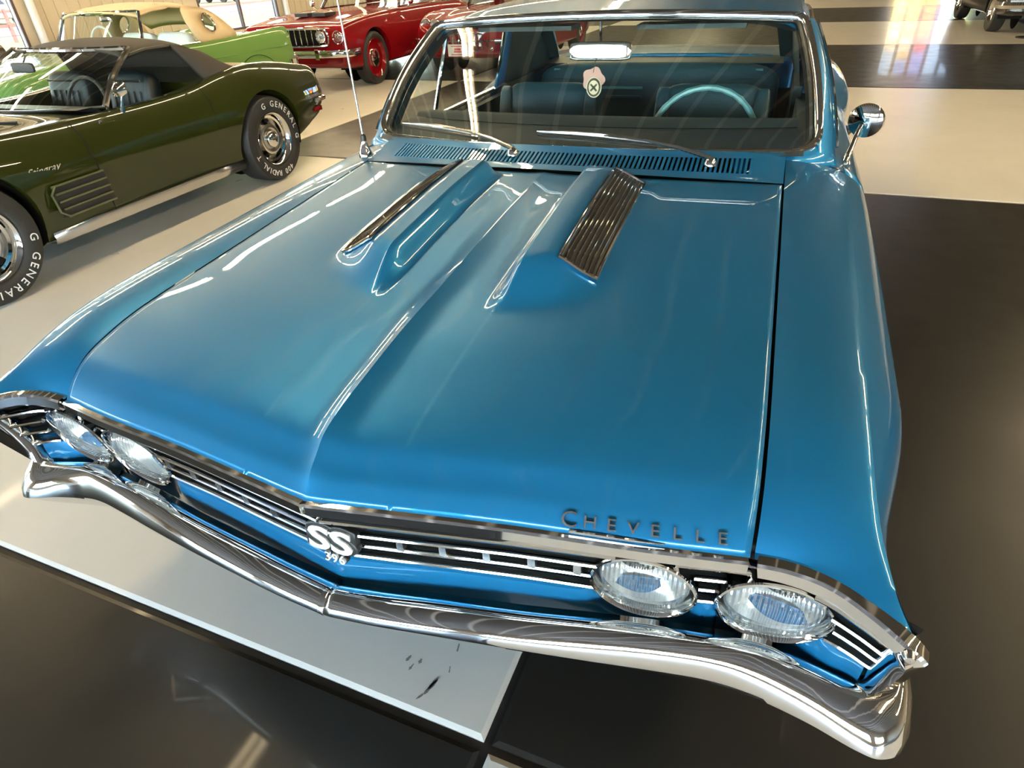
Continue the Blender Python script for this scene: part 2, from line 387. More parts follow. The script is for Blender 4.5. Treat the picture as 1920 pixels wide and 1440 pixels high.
# ------------------------------------------------------------------ outside the left windows
g = wallbox('ground', [(-140, 120, -120, 120, -.6, -.23)], 'grass', 'dry yellow grass field around the building')
g['kind'] = 'structure'
rd = wallbox('road', [(-39, -31, -90, 110, -.24, -.21)], 'asphalt', 'grey road running past the grass')
sw = wallbox('sidewalk', [(A0-3.2, A0-.2, -30, 60, -.24, -.18)], 'sidewalk', 'pale concrete walk along the building')

ap = wallbox('apron', [(-40, 40, -40, B0-.2, -.24, -.19)], 'sidewalk', 'pale concrete apron in front of the building')
# ================================================================== THE BLUE COUPE
car = empty('classic_car', (0, 2.3, 0)); tag(car, 'metallic blue two-door classic coupe with chrome bumper and twin hood louvers, nearest the camera', 'car')
CI = Matrix.Translation((0, -2.3, 0))
def P_(o):      # parts are modelled in world coordinates; seat them under the car's empty
    o.parent = car; o.matrix_parent_inverse = CI; return o
BODY = 'blue_paint'
# ---- hood surface
zc_ = pc([0,.012,.031,.058,.085,.147,.245,.404,.592,.826,1.075,1.38,1.6], [.676,.690,.716,.737,.757,.774,.788,.807,.819,.838,.855,.866,.872])
zs_ = pc([0,.027,.058,.089,.144,.229,.298,.556,1.037,1.34,1.6], [.664,.694,.717,.732,.747,.763,.770,.787,.819,.838,.852])
yf_ = pc([0,.124,.358,.56,.725], [-.116,-.096,-.058,-.030,0.0])
def yr_(x): return 1.245+.101*(abs(x)/.73)**2
def prof_(u):   # scoop cross profile from its inner foot (0) to its outer foot (1)
    return ss(.0,.20,u)*(1-ss(.35,1.05,u))
def scoop(x, y):
    ax = np.abs(x); u = (ax-.122)/(.375-.122)
    h = .060*prof_(u)/prof_(.3)
    y0 = .385+.13*np.clip(u,0,1)**1.3
    return h*ss(0,1,(y-y0)/.17)*(1-ss(1.16,1.225,y))*np.where((u>0)&(u<1),1,0)
def hz(x, y):
    x = np.asarray(x, float); y = np.asarray(y, float); t = np.abs(x)/.73; s = y-yf_(np.abs(x))
    s = np.maximum(s, 0); rid = .013*ss(.0,.05,s)*(1-.72*ss(.35,1.1,s))
    cen = zc_(s)-rid; z = cen+(zs_(s)-cen)*t**2.2
    w = .045+.015*ss(.2,1.2,s); z = z+rid*np.clip(1-np.abs(x)/w,0,1)**1.6
    return z+scoop(x, y)
xs = np.unique(np.concatenate([np.linspace(-.725,.725,117), np.array([-.004,.004,-.009,.009]), np.linspace(.12,.18,9), -np.linspace(.12,.18,9)]))
G = []
vv = np.concatenate([np.linspace(0,.12,22)[:-1], np.linspace(.12,1,92)])
for x in xs:
    y0, y1 = float(yf_(abs(x))), yr_(x); ys = y0+(y1-y0)*vv
    G.append(np.stack([np.full_like(ys, x), ys, hz(np.full_like(ys, x), ys)], 1))
hood = P_(MB().grid(G).build('hood', BODY, car, ang=22, thick=.02)); hood['label'] = 'blue hood with centre ridge and two raised scoops'
# under-hood edge and an unseen black box blocking light, so the seams read dark
P_(MB().box((0,.72,.50), (.70,.55,.12)).build('hood_light_block', 'black_matte', car, smooth=False))
for s in (-1,1):
    inner = MB().grid([[(s*.745,y,float(zs_(y))-.012),(s*.70,y,float(zs_(y))-.03),(s*.70,y,.40)] for y in np.linspace(.03,1.34,14)])
    P_(inner.build('inner_fender', 'black_matte', car))
# ---- louver inserts on the scoops
def louver(s):
    xa, xb, ya, yb = .252, .338, .583, 1.172
    def pt(x, y, d=0): return (s*x, y, float(hz(x, y))+d)
    ysl = np.linspace(ya, yb, 26); xsl = np.linspace(xa, xb, 9)
    base = MB().grid([[pt(x, y, .004) for y in ysl] for x in xsl]).build('louver_insert', 'black_plastic', car, thick=.004); P_(base)
    base['label'] = 'chrome ribbed louver on hood scoop'
    n = 7
    for k in range(n):
        x = xa+.011+(xb-xa-.022)*k/(n-1)
        o = MB().tube([pt(x, y, .0045+(.0022 if 0 < i < 19 else 0)) for i, y in enumerate(np.linspace(ya+.008, yb-.006, 20))], .0018, 6).build('rib', 'chrome', base)
        o.matrix_parent_inverse = Matrix()
    fr = MB()
    for x in (xa, xb): fr.tube([pt(x, y, .006) for y in np.linspace(ya, yb, 22)], .0045, 8)
    for y in (ya, yb): fr.tube([pt(x, y, .007) for x in np.linspace(xa-.003, xb+.003, 9)], .0055, 8)
    fr.build('frame', 'chrome', base)
louver(1); louver(-1)
# ---- fenders, doors and quarter panels: one side profile along y, cut into panels
cx_ = pc([-.082,-.03,.03,.106,.24,.39,.70,1.157,1.54,2.2,3.0,3.5,4.0,4.45,4.78], [.940,.915,.900,.888,.884,.886,.896,.910,.918,.924,.925,.945,.945,.92,.87])
cz_ = pc([-.082,-.03,.03,.106,.24,.39,.70,1.157,1.54,2.2,2.9,3.3,3.7,4.2,4.6,4.78], [.662,.685,.708,.739,.768,.779,.787,.797,.806,.812,.815,.850,.868,.855,.83,.79])
def side_x(y, z):
    c, k = float(cx_(y)), float(cz_(y)); bul = .088*float(ss(-.09,.45,y))+.016; d = max(0.0, k-z)
    hip = .030*float(ss(2.9,3.5,y))*(1-float(ss(3.9,4.7,y)))
    return c+(bul+hip)*(1-math.exp(-d/.050))-.05*max(0,(.62-z))**1.5-.035*float(ss(.34,.20,z) if z<.34 else 0)
WY, WZ, WR = (.80, 3.72), .335, .385
def zbot(y):
    zb = .235+.19*float(1-ss(.02,.36,y))
    for w in WY:
        d = abs(y-w)
        if d < WR: zb = max(zb, WZ+math.sqrt(WR*WR-d*d))
    return zb
def yside(y0, y1, n):
    ys = list(np.linspace(y0, y1, n))
    for w in WY:
        for t in np.linspace(-PI/2, PI/2, 25):
            y = w+WR*math.sin(t)
            if y0 < y < y1: ys.append(y)
    return sorted(set(ys))
def side_rows(ys, s, front=None):
    G = []
    for y in ys:
        k = float(cz_(y)); zb = zbot(y); zz = k-(k-zb)*np.linspace(0,1,26)**1.7
        G.append([(s*side_x(y, z), y, z) for z in zz])
    return G
def front_y(t):          # leading edge of the fender: chrome line across the top, then down the side
    return t
def top_rows(ys, s, n=11):
    G = []
    for y in ys:
        c, k = float(cx_(y)), float(cz_(y)); z0 = float(zs_(max(0, y))) if y < 1.36 else float(zs_(1.36)); x0 = .7315
        row = []
        for t in np.linspace(0,1,n):
            row.append((s*(x0+(c-x0)*t), y, z0+(k-z0)*t+.010*math.sin(PI*t)*(1-.6*float(ss(.8,1.5,y)))))
        G.append(row)
    return G
# front edge curve of the fender (x, y, z): top from the hood seam out to the prow, then down the end
FE = cr([(.7315,.000,.664),(.77,-.004,.671),(.81,-.012,.675),(.845,-.024,.675),(.876,-.041,.672),(.905,-.060,.668),(.930,-.078,.662),(.945,-.082,.648)], 5)
def fender(s):
    mb = MB()
    # top panel: rows from the front edge back to the cowl
    ybk = np.concatenate([np.linspace(0,.14,14)[1:], np.linspace(.14,1.44,40)[1:]])
    xf = FE[:,0]; G = []
    tt = np.linspace(0,1,13)
    for t in tt:
        xe = .7315+(.940-.7315)*t; ye = float(np.interp(xe, xf, FE[:,1])); ze = float(np.interp(xe, xf, FE[:,2])); row = [(s*xe, ye, ze)]
        for q in ybk:
            y = ye+(1.44-ye)*(q/1.44); c, k = float(cx_(y)), float(cz_(y)); z0 = float(zs_(max(0,y)))
            x = .7315+(c-.7315)*t; zt = z0+(k-z0)*t+.010*math.sin(PI*t)*(1-.6*float(ss(.8,1.4,y)))
            row.append((s*x, y, zt))
        G.append(row)
    # keep the first row exactly on the edge and blend the next ones
    G = np.array(G, float)
    for i in range(len(tt)):
        e = G[i,0]; d = G[i,:,1]-e[1]; zt = G[i,:,2]; want = e[2]
        z0 = np.interp(e[1]+1e-4, G[i,1:,1], zt[1:]); corr = (want-z0)*np.exp(-np.maximum(d,0)/.05); G[i,1:,2] = zt[1:]+corr[1:]
        xw = e[0]; x0 = G[i,1,0]; G[i,1:,0] += (xw-x0)*np.exp(-np.maximum(d[1:],0)/.05)
    mb.grid(G); kc = len(tt)-1
    # side panel from the crease down
    ys = G[kc,:,1]; extra = [y for y in yside(-.08,1.44,10) if y > .2]; yall = np.array(sorted(list(ys)+extra+[1.52,1.60,1.625])); S2 = []
    for y in yall:
        if y <= 1.44: cxx = float(np.interp(y, ys, G[kc,:,0]*s)); k = float(np.interp(y, ys, G[kc,:,2]))
        else: cxx = float(cx_(y)); k = float(cz_(y))
        zb = zbot(y); row = []
        yfr = (y-(-.078))
        for z in k-(k-zb)*np.linspace(0,1,26)**1.7:
            dx = side_x(y, z)-float(cx_(y))
            slope = .44*max(0,(.66-max(z,.42)))*math.exp(-max(0,yfr)/.10)     # the prow leans forward
            row.append((s*(cxx+dx), y+slope, z))
        S2.append(row)
    mb.grid(S2)
    # cowl corner piece behind the hood, up to the door gap
    C = []
    for y in np.linspace(1.44,1.625,8):
        c, k = float(cx_(y)), float(cz_(y)); row = []
        for t in np.linspace(0,1,13):
            x = .7315+(c-.7315)*t; z0 = float(zs_(min(y,1.36)))+.10*max(0,y-1.40); row.append((s*x, y, z0+(k-z0)*t+.004*math.sin(PI*t)))
        C.append(row)
    mb.grid(C)
    o = mb.build('fender', BODY, car, ang=30); P_(o)
    md = o.modifiers.new('weld', 'WELD'); md.merge_threshold = .0015
    return o
fender(1); fender(-1)
def side_panel(name, y0, y1, s, n=16):
    o = P_(MB().grid(side_rows(yside(y0, y1, n), s)).build(name, BODY, car, ang=30, thick=.012)); return o
for s in (-1, 1):
    d = side_panel('door', 1.632, 2.86, s)
    # shelf from the crease to the window line
    G = [[(s*(float(cx_(y))+(.842-float(cx_(y)))*t), y, float(cz_(y))+(.028)*t+.004*math.sin(PI*t)) for t in np.linspace(0,1,6)] for y in np.linspace(1.632,2.86,10)]
    P_(MB().grid(G).build('door_top', BODY, car))
    h = MB().tube([(s*1.005,2.60,.72),(s*1.022,2.62,.722),(s*1.022,2.72,.722),(s*1.005,2.74,.72)], .009, 8).build('door_handle', 'chrome', car); P_(h)
    side_panel('quarter_panel', 2.868, 4.78, s, 30)
    G = [[(s*(float(cx_(y))+(.80-float(cx_(y)))*t), y, float(cz_(y))+(.030)*t+.006*math.sin(PI*t)) for t in np.linspace(0,1,6)] for y in np.linspace(2.868,4.78,20)]
    P_(MB().grid(G).build('quarter_top', BODY, car))
# trunk lid, tail panel
P_(MB().grid([[(x, y, float(cz_(y))+.03+.02*(1-(x/.8)**2)) for x in np.linspace(-.80,.80,17)] for y in np.linspace(3.72,4.78,14)]).build('trunk_lid', BODY, car, thick=.015))
P_(MB().grid([[(x, 4.78+.03*(1-(x/.9)**2), z) for x in np.linspace(-.90,.90,13)] for z in (.30,.45,.60,.74,.82)]).build('tail_panel', BODY, car, thick=.015))
P_(sweep([(-.03,-.06),(.03,-.06),(.05,0),(.03,.06),(-.03,.06)], cr([(-.97,4.55,.45),(-.95,4.80,.45),(0,4.88,.45),(.95,4.80,.45),(.97,4.55,.45)], 6)).build('rear_bumper', 'chrome', car))
P_(MB().box((0,2.5,.27), (.84,2.2,.03)).build('floor_pan', 'black_matte', car, smooth=False))
# ---- cowl with its slotted vent
def cz2(x, y): return float(np.interp(y-yr_(x), [0,.05,.12,.2], [0,.006,.020,.040]))+.870-.032*(abs(x)/.73)**2
def cowl_strip(t0, t1, x0=-.728, x1=.728, n=45):
    G = []
    for x in np.linspace(x0, x1, n):
        y0 = yr_(x)+.008; y1 = yb_(x); G.append([(x, y0+(y1-y0)*t, cz2(x, y0+(y1-y0)*t)) for t in np.linspace(t0, t1, 5)])
    return G
def yb_(x): return 1.425+.19*(abs(x)/.80)**2.2         # foot of the windshield
cw = MB(); cw.grid(cowl_strip(0,.26)); cw.grid(cowl_strip(.74,1)); cw.grid(cowl_strip(.26,.74,-.728,-.632,6)); cw.grid(cowl_strip(.26,.74,.632,.728,6))
cowl = P_(cw.build('cowl_panel', BODY, car, ang=30))
P_(MB().grid([[(x, yr_(x)+.02+t*.14, cz2(x, yr_(x)+.05)-.022) for t in (0,1)] for x in np.linspace(-.66,.66,21)]).build('cowl_trough', 'black_matte', car))
sl = None
for k in range(86):
    x = -.628+1.256*k/85
    y0 = yr_(x)+.008; y1 = yb_(x); ya, yb = y0+(y1-y0)*.25, y0+(y1-y0)*.75
    if sl is None: sl = MB().box((0,0,0), (.0038,.5,.003)).build('slat', BODY, cowl, smooth=False); o = sl
    else: o = link(bpy.data.objects.new('slat', sl.data), cowl)
    o.scale = (1, yb-ya, 1); za, zb = cz2(x, ya), cz2(x, yb)
    o.location = (x, (ya+yb)/2, (za+zb)/2-.002); o.rotation_euler = (math.atan2(zb-za, yb-ya), 0, 0)
# ---- windshield: lower curve, upper curve
def ws_lo(x): return Vector((x, yb_(x)+.012, .893-.022*(abs(x)/.8)**2))
def ws_up(x): return Vector((x, 2.005+.03*(abs(x)/.7)**2, 1.243-.022*(abs(x)/.7)**2))
def ws_pt(u, v):
    a = ws_lo(u*.815); b = ws_up(u*.712); p = a.lerp(b, v); bow = .030*math.sin(PI*v)
    return p+Vector((u*.012*math.sin(PI*v), -bow*.8, bow*.55))
wsg = [[tuple(ws_pt(u, v)) for v in np.linspace(0,1,17)] for u in np.linspace(-1,1,41)]
P_(MB().grid(wsg).build('windshield', 'windshield_glass', car))
def ws_loop(m):
    P = []
    rr = .10
    def q(u, v): return ws_pt(u, v)
    for u in np.linspace(-1+.10, 1-.10, 29): P.append(q(u, -.01))
    for a in np.linspace(-PI/2, 0, 7)[1:-1]: P.append(q(1-.10+.115*math.cos(a), .11+.12*math.sin(a)))
    for v in np.linspace(.12,.95,18): P.append(q(1.015, v))
    P.append(q(1.01,.985)); P.append(q(.985,1.01))
    for u in np.linspace(.95,-.95,29): P.append(q(u, 1.012))
    P.append(q(-.985,1.01)); P.append(q(-1.01,.985))
    for v in np.linspace(.95,.12,18): P.append(q(-1.015, v))
    for a in np.linspace(0, PI/2, 7)[1:-1]: P.append(q(-1+.10-.115*math.cos(a), .11-.12*math.sin(a)))
    return P
LP = ws_loop(0)
P_(MB().tube([p+Vector((0,-.004,.004)) for p in LP], .0155, 10, closed=True, flat=(1.0,.75)).build('windshield_trim', 'chrome', car))
P_(MB().tube([p.lerp(Vector((0,1.72,1.07)), .022)+Vector((0,.004,-.004)) for p in LP], .010, 6, closed=True).build('windshield_seal', 'black_plastic', car))
# A-pillars, roof
for s in (-1, 1):
    G = []
    for v in np.linspace(-.06,1.0,14):
        p = ws_pt(s*1.015, max(v,0)); 
        if v < 0: p = p+Vector((s*.01, -.02, -.03))
        wdt = .075-.02*v
        G.append([tuple(p+Vector(q)) for q in ((0,-.006,.002),(s*.030,.012,.002),(s*wdt*.75,.05,-.012),(s*wdt*.8,.085,-.03),(s*.005,.07,-.03))])
    P_(MB().grid(G, cv=True).build('pillar', BODY, car, ang=50))
    P_(MB().tube([ws_pt(s*1.015, v)+Vector((s*.062-s*.016*v,.055,-.008)) for v in np.linspace(.02,1,14)], .006, 6).build('pillar_trim', 'chrome', car))
def roof_z(x, y):
    return float(np.interp(y, [1.98,2.05,2.3,2.7,3.0,3.2], [1.252,1.262,1.290,1.305,1.296,1.275]))-.045*(abs(x)/.72)**2.6-.05*max(0,(abs(x)-.66)/.1)**2
rw = pc([1.9,2.3,2.8,3.25], [.735,.755,.755,.735])
G = []
for y in np.concatenate([np.linspace(0,.25,8)[:-1], np.linspace(.25,1.25,18)]):
    row = []
    for t in np.linspace(-1,1,41):
        yy = 2.018+.03*abs(t)**2+y*(3.22-2.03)/1.25; x = t*float(rw(yy)); row.append((x, yy, roof_z(x, yy)))
    G.append(row)
P_(MB().grid(G).build('roof', BODY, car, thick=.02))
P_(MB().grid([[(t*.70, y, roof_z(t*.70, y)-.03) for t in np.linspace(-1,1,15)] for y in np.linspace(2.04,3.18,9)]).build('headliner', 'headliner', car))
for s in (-1, 1):
    P_(MB().tube([(s*(float(rw(y))+.004), y, roof_z(float(rw(y)), y)-.008) for y in np.linspace(2.06,3.2,16)], .012, 8).build('drip_rail', 'chrome', car))
    # C pillar / sail panel
    G = []
    for v in np.linspace(0,1,8):
        a0 = Vector((s*.735,2.98,1.225)).lerp(Vector((s*.845,2.95,.842)), v); a1 = Vector((s*.715,3.22,1.225)).lerp(Vector((s*.79,3.86,.865)), v); a2 = Vector((s*.62,3.22,1.25)).lerp(Vector((s*.70,3.76,.90)), v)
        G.append([tuple(a0), tuple(a0.lerp(a1,.33)+Vector((s*.008,0,0))), tuple(a0.lerp(a1,.66)+Vector((s*.008,0,0))), tuple(a1), tuple(a2)])
    P_(MB().grid(G).build('sail_panel', BODY, car, thick=.015, ang=50))
bl = [[(u*(.62+.08*v), 3.21+.55*v, 1.262-.355*v+.02*math.sin(PI*v)-.015*u*u) for v in np.linspace(0,1,9)] for u in np.linspace(-1,1,15)]
P_(MB().grid(bl).build('rear_window', 'side_glass', car))
P_(MB().tube([bl[i][0] for i in range(15)]+[bl[14][j] for j in range(1,9)]+[bl[14-i][8] for i in range(1,15)]+[bl[0][8-j] for j in range(1,8)], .012, 8, closed=True).build('rear_window_trim', 'chrome', car))
P_(MB().grid([[(x, y, .905) for x in np.linspace(-.70,.70,9)] for y in (3.42,3.60,3.80)]).build('parcel_shelf', 'teal_panel', car))
# side windows, vent frames
for s in (-1, 1):
    def sp(y, v): return Vector((s*(.838-.095*v), y, .842+.365*v))
    P_(MB().grid([[tuple(sp(y, v)) for v in np.linspace(0,1,5)] for y in (2.20,2.5,2.96)]).build('side_window', 'side_glass', car))
    vent = [sp(1.78,0), sp(2.14,0), sp(2.17,.93), sp(2.12,.93)]
    P_(mk('vent_window', [tuple(v) for v in vent], [(0,1,2,3)], 'side_glass', car))
    P_(MB().tube([sp(2.155,0), sp(2.185,.95)], .010, 8).build('vent_post', 'chrome', car))
    P_(MB().tube([sp(1.74,-.02), sp(2.4,-.02), sp(2.97,-.02)], .011, 8).build('belt_trim', 'chrome', car))
    P_(MB().tube([sp(2.97,0), sp(2.94,1)], .010, 8).build('window_edge', 'chrome', car))

# painted corner between windshield trim, fender and pillar foot
for s in (-1, 1):
    G = []
    for p in [ws_pt(s*u, -.01) for u in np.linspace(.70,.90,6)]+[ws_pt(s*(.90+.115*math.cos(a)), .11+.12*math.sin(a)) for a in np.linspace(-PI/2, 0, 8)[1:]]+[ws_pt(s*1.015, v) for v in (.18,.26)]:
        ax = abs(p.x); t = max(0, (ax-.66)/.19); fx = ax+.10*t**2; fy = p.y-.03*(1-t)-.004
        k = .004 if fx < .73 else 0; fz = min(p.z-.01, .842+.012*max(0, 1-t))
        if t > .95: fx = ax+.055; fy = p.y+.03; fz = .845
        m = Vector((s*((ax+fx)/2+.004), (p.y+fy)/2-.004, p.z*.35+fz*.65+.004))
        G.append([tuple(p+Vector((0,0,.002))), tuple(m), (s*fx, fy, fz-.004), (s*(fx+.01), fy, fz-.03)])
    P_(MB().grid(G).build('scuttle', BODY, car, ang=60))

# inner trim of the rear quarters and pillars
for s in (-1, 1):
    G = []
    for v in np.linspace(0,1,6):
        a0 = Vector((s*.712,2.99,1.20)).lerp(Vector((s*.80,2.96,.80)), v); a1 = Vector((s*.690,3.20,1.20)).lerp(Vector((s*.755,3.80,.86)), v); a2 = Vector((s*.60,3.19,1.225)).lerp(Vector((s*.68,3.72,.90)), v)
        G.append([tuple(a0), tuple(a0.lerp(a1,.5)), tuple(a1), tuple(a2)])
    P_(MB().grid(G).build('quarter_trim', 'teal_panel', car, ang=60))
    P_(MB().grid([[tuple(ws_pt(s*.97, v)+Vector(q)) for q in ((0,.02,-.015),(s*.02,.085,-.045))] for v in np.linspace(0,1,6)]).build('pillar_trim_inner', 'teal_panel', car))
# ---- grille, lamps, valance, bumper
def edge_y(x):
    ax = abs(x); return float(yf_(ax)) if ax < .725 else float(np.interp(ax, FE[:,0], FE[:,1]))
def edge_z(x):
    ax = abs(x); return float(zc_(0)+(zs_(0)-zc_(0))*(ax/.725)**2.2) if ax < .725 else float(np.interp(ax, FE[:,0], FE[:,2]))
def gy(x, z): return edge_y(x)+(.667-z)*(.20+.20*float(ss(.80,.95,abs(x))))
def bar_path(z, x0, x1, n, d=0.0): return [(x, gy(x, z)+d, z-.010*float(ss(.82,.95,abs(x)))) for x in np.linspace(x0, x1, n)]
PR = [(-.006,-.007),(.004,-.007),(.007,-.004),(.007,.004),(.004,.007),(-.006,.007)]
def prof(w, h, c=.3): return [(-w,-h),(w*(1-c),-h),(w,-h*(1-c)),(w,h*(1-c)),(w*(1-c),h),(-w,h)]
# chrome lip under the hood edge and around the fender fronts
for s in (-1, 1):
    xs_ = np.linspace(.004,.722,30)
    if s > 0: P = [(x, edge_y(x)-.001, edge_z(x)-.013) for x in xs_]
    else: P = [(-x, edge_y(x)-.001, edge_z(x)-.013) for x in xs_[::-1]]
    o = P_(sweep(prof(.011,.0135), P).build('hood_trim', 'chrome', car, ang=25))
    P = [(s*q[0], q[1]-.002, q[2]-.014) for q in FE if q[0] > .7345]
    if s < 0: P = P[::-1]
    P_(sweep(prof(.012,.0155), P).build('fender_trim', 'chrome', car, ang=25))
    # end cap of the grille, running down the prow
    E_ = cr([(.944,-.086,.652),(.954,-.075,.622),(.960,-.050,.560),(.964,-.022,.495),(.966,.000,.445),(.960,.012,.430)], 5)
    G = []
    for i_, p in enumerate(E_):
        q_ = (.35,.62,.82,.94)[i_] if i_ < 4 else 1.0; p = p+np.array([-.008*(1-q_), 0, 0]); G.append([((1-q_)*s*(p[0]-.012)+q_*w_[0], (1-q_)*(p[1]+.01)+q_*w_[1], w_[2]) for w_ in [(s*(p[0]+.004), p[1]+.040, p[2]), (s*(p[0]+.005), p[1]+.010, p[2]), (s*(p[0]-.001), p[1]-.010, p[2]), (s*(p[0]-.022), p[1]-.024, p[2]), (s*(p[0]-.034), p[1]-.006, p[2]), (s*(p[0]-.034), p[1]+.035, p[2])]])
    m_ = MB().grid(G, cv=True); n_ = len(E_)
    m_.F.append(tuple(range(6))); m_.F.append(tuple((n_-1)*6+k for k in range(6)))
    P_(m_.build('grille_end_cap', 'chrome', car, ang=40))
    P_(MB().lathe([(-.007,.0005),(-.006,.006),(0,.0085),(.004,.009)], 12, 'y', (s*.930,-.096,.652)).build('trim_bolt', 'chrome_satin', car))
# black backing and horizontal bars
gr_b = MB().grid([[(x, gy(x, z)+.055-.03*float(ss(.85,.95,abs(x))), z) for z in np.linspace(.655,.47,7)] for x in np.linspace(-.95,.95,71)]).build('grille', 'black_matte', car, thick=.004, off=1); P_(gr_b)
gr_b['label'] = 'black grille with bright horizontal bars'
for z, h in ((.640,.004),(.612,.0065),(.577,.0055),(.543,.0055),(.504,.0055)):
    for s in (-1, 1):
        c_ = math.sqrt(max(0, .0895**2-(z-.536)**2))
        for x0, x1, n in ((.002,.571-c_,30),(.571+c_,.781-c_,4),(.781+c_,.938,12)):
            P = bar_path(z, x0, x1, n, .010) if s > 0 else bar_path(z, -x1, -x0, n, .010)
            sweep([(.009*math.cos(a_), h*math.sin(a_)) for a_ in np.linspace(0,2*PI,11)[:-1]], P).build('grille_bar', 'chrome', gr_b, ang=25)
cm2 = None
for s in (-1,1):
    for x in (.14,.22,.30,.38,.46):
        mb = MB().box((s*x, gy(x,.560)+.012, .560), (.007,.008,.015)); mb.build('grille_link', 'chrome_satin', gr_b, smooth=False)
# headlights
def headlight(x, y, z):
    s = 1 if x > 0 else -1
    M = Matrix.Translation((x, y, z)) @ Matrix.Rotation(s*.040, 4, 'Z') @ Matrix.Rotation(.165, 4, 'X')
    b = MB().lathe([(.075,.078),(.03,.084),(.004,.0895),(-.002,.0918),(-.005,.0905),(-.006,.0870),(-.003,.0845),(.008,.0805),(.016,.0790),(.018,.0740)], 48, 'y').build('headlight', 'chrome', car); P_(b)
    b.matrix_basis = M; b['label'] = 'round sealed headlight in a chrome bezel'
    MB().lathe([(.017,.0765),(.010,.075),(.002,.072),(-.007,.062),(-.013,.045),(-.017,.024),(-.018,.0005)], 40, 'y').build('lens', 'headlight_lens', b)
    MB().lathe([(.017,.074),(.030,.066),(.048,.052),(.058,.034),(.064,.016),(.066,.0005)], 40, 'y').build('reflector', 'lens_bowl', b)
    MB().tube([(-.012,.050,0),(.012,.050,0)], .005, 8).tube([(0,.062,0),(0,.046,0)], .004, 6).build('bulb', 'white_paint', b)
    MB().lathe([(.018,.0785),(.012,.0770),(.012,.0745),(.018,.0738)], 40, 'y').build('retaining_ring', 'chrome_satin', b)
for s in (-1, 1): headlight(s*.571, -.004, .5375); headlight(s*.781, .017, .532)
# valance panel below the grille
G = []
for x in np.concatenate([np.linspace(-.928,-.0, 80), np.linspace(.0001,.928,80)]):
    y0 = gy(x,.50); f = float(ss(.84,.93,abs(x))); sc = sum(.034*math.exp(-((abs(x)-h)/.082)**4) for h in (.571,.781))
    G.append([(x, y0+dy+f*.02+sc*w, z) for dy, z, w in ((.022,.504,.6),(.008,.501,1),(.000,.494,1),(-.003,.482,1),(-.004,.465,.9),(-.003,.440,.6),(.002,.41,.3),(.02,.39,0),(.06,.37,0))])
P_(MB().grid(G).build('valance', BODY, car, ang=20))
# bumper
ST = [((0,-.129,.443),(0,-.155,.409),(0,-1),0),((.10,-.122,.452),(.105,-.150,.418),(.08,-1),0),((.21,-.111,.462),(.215,-.139,.425),(.09,-1),0),((.37,-.090,.469),(.373,-.116,.424),(.1,-1),0),((.50,-.067,.473),(.50,-.092,.415),(.1,-1),.01),
      ((.60,-.050,.474),(.60,-.071,.406),(.06,-1),.03),((.70,-.032,.470),(.70,-.053,.398),(.0,-1),.07),((.78,-.018,.460),(.78,-.050,.390),(-.02,-1),.10),((.86,-.018,.445),(.862,-.058,.378),(.0,-1),.085),((.93,-.022,.433),(.935,-.073,.367),(.2,-1),.04),
      ((.968,-.012,.430),(.974,-.072,.362),(.6,-.8),.015),((.992,.014,.431),(1.006,-.044,.363),(.95,-.3),0),((.998,.07,.436),(1.014,.030,.368),(1,.05),0),((.985,.17,.438),(.995,.16,.385),(1,.1),0)]
def bumper_rows():
    rows = []
    for T, L, n, sk in ST:
        T, L = np.array(T), np.array(L); n = np.array([n[0], n[1], 0.0]); n /= np.linalg.norm(n)
        rows.append([T-n*.045+[0,0,-.012], T-n*.012+[0,0,.003], T+n*.004, T*.62+L*.38+n*.012, T*.25+L*.75+n*.010, L+n*.001, L-n*.012+[0,0,-.010], L-n*(.020+sk*.30)+[0,0,-.016-sk*.62], L-n*(.045+sk*.7)+[0,0,-.018-sk]])
    A = np.array(rows); return np.stack([cr(A[:,k], 7) for k in range(A.shape[1])], 1)
BR = bumper_rows(); mb = MB(); mb.grid(BR); mb.grid((BR*[-1,1,1])[:, ::-1])
P_(mb.build('front_bumper', 'chrome', car, ang=50, thick=.006))
# emblems: double letter badge on the grille, lettering on the hood
def SSm(x, y, z, sc=1): return Matrix.Translation((x, y, z)) @ Matrix.Rotation(R(90-9), 4, 'X')
em = MB(); 
bd = P_(text_mesh('grille_badge', 'SS', .070, .006, 'black_plastic', car, SSm(.012,-.088,.560), bevel=.003, space=1.0, sx=1.50, offset=.005)); bd['label'] = 'black and white double letter badge on the grille'
text_mesh('badge_letters', 'SS', .070, .008, 'white_paint', bd, SSm(.012,-.0925,.560), space=1.0, sx=1.50, offset=.0018)
text_mesh('badge_number', '396', .030, .004, 'black_plastic', bd, SSm(.010,-.088,.511), space=1.1, bevel=.001, offset=.001)
text_mesh('badge_number', '396', .029, .005, 'white_paint', bd, SSm(.010,-.0935,.511), space=1.1)
ltr = None; word = 'CHEVELLE'
for k, ch in enumerate(word):
    x = .449+.0332*k; y = float(yf_(x))+.010; y2 = y+.02
    slope = math.atan2(float(hz(x, y2))-float(hz(x, y)), .02); ang = math.atan2(float(yf_(x+.02)-yf_(x)), .02)
    M = Matrix.Translation((x, y+.002, float(hz(x, y))+.009)) @ Matrix.Rotation(ang, 4, 'Z') @ Matrix.Rotation(slope, 4, 'X')
    sz = .036 if k == 0 else .028
    if ltr is None:
        ltr = P_(text_mesh('hood_lettering', ch, sz, .0022, 'chrome_satin', car, M, sx=1.1)); ltr['label'] = 'small chrome letters along the hood edge'
    else: text_mesh('letter', ch, sz, .0022, 'chrome_satin', ltr, M, sx=1.15)
P = []
for x in np.linspace(.452,.60,12):
    y = float(yf_(x))-.003+.004; P.append((x, y, float(hz(x, y))+.004))
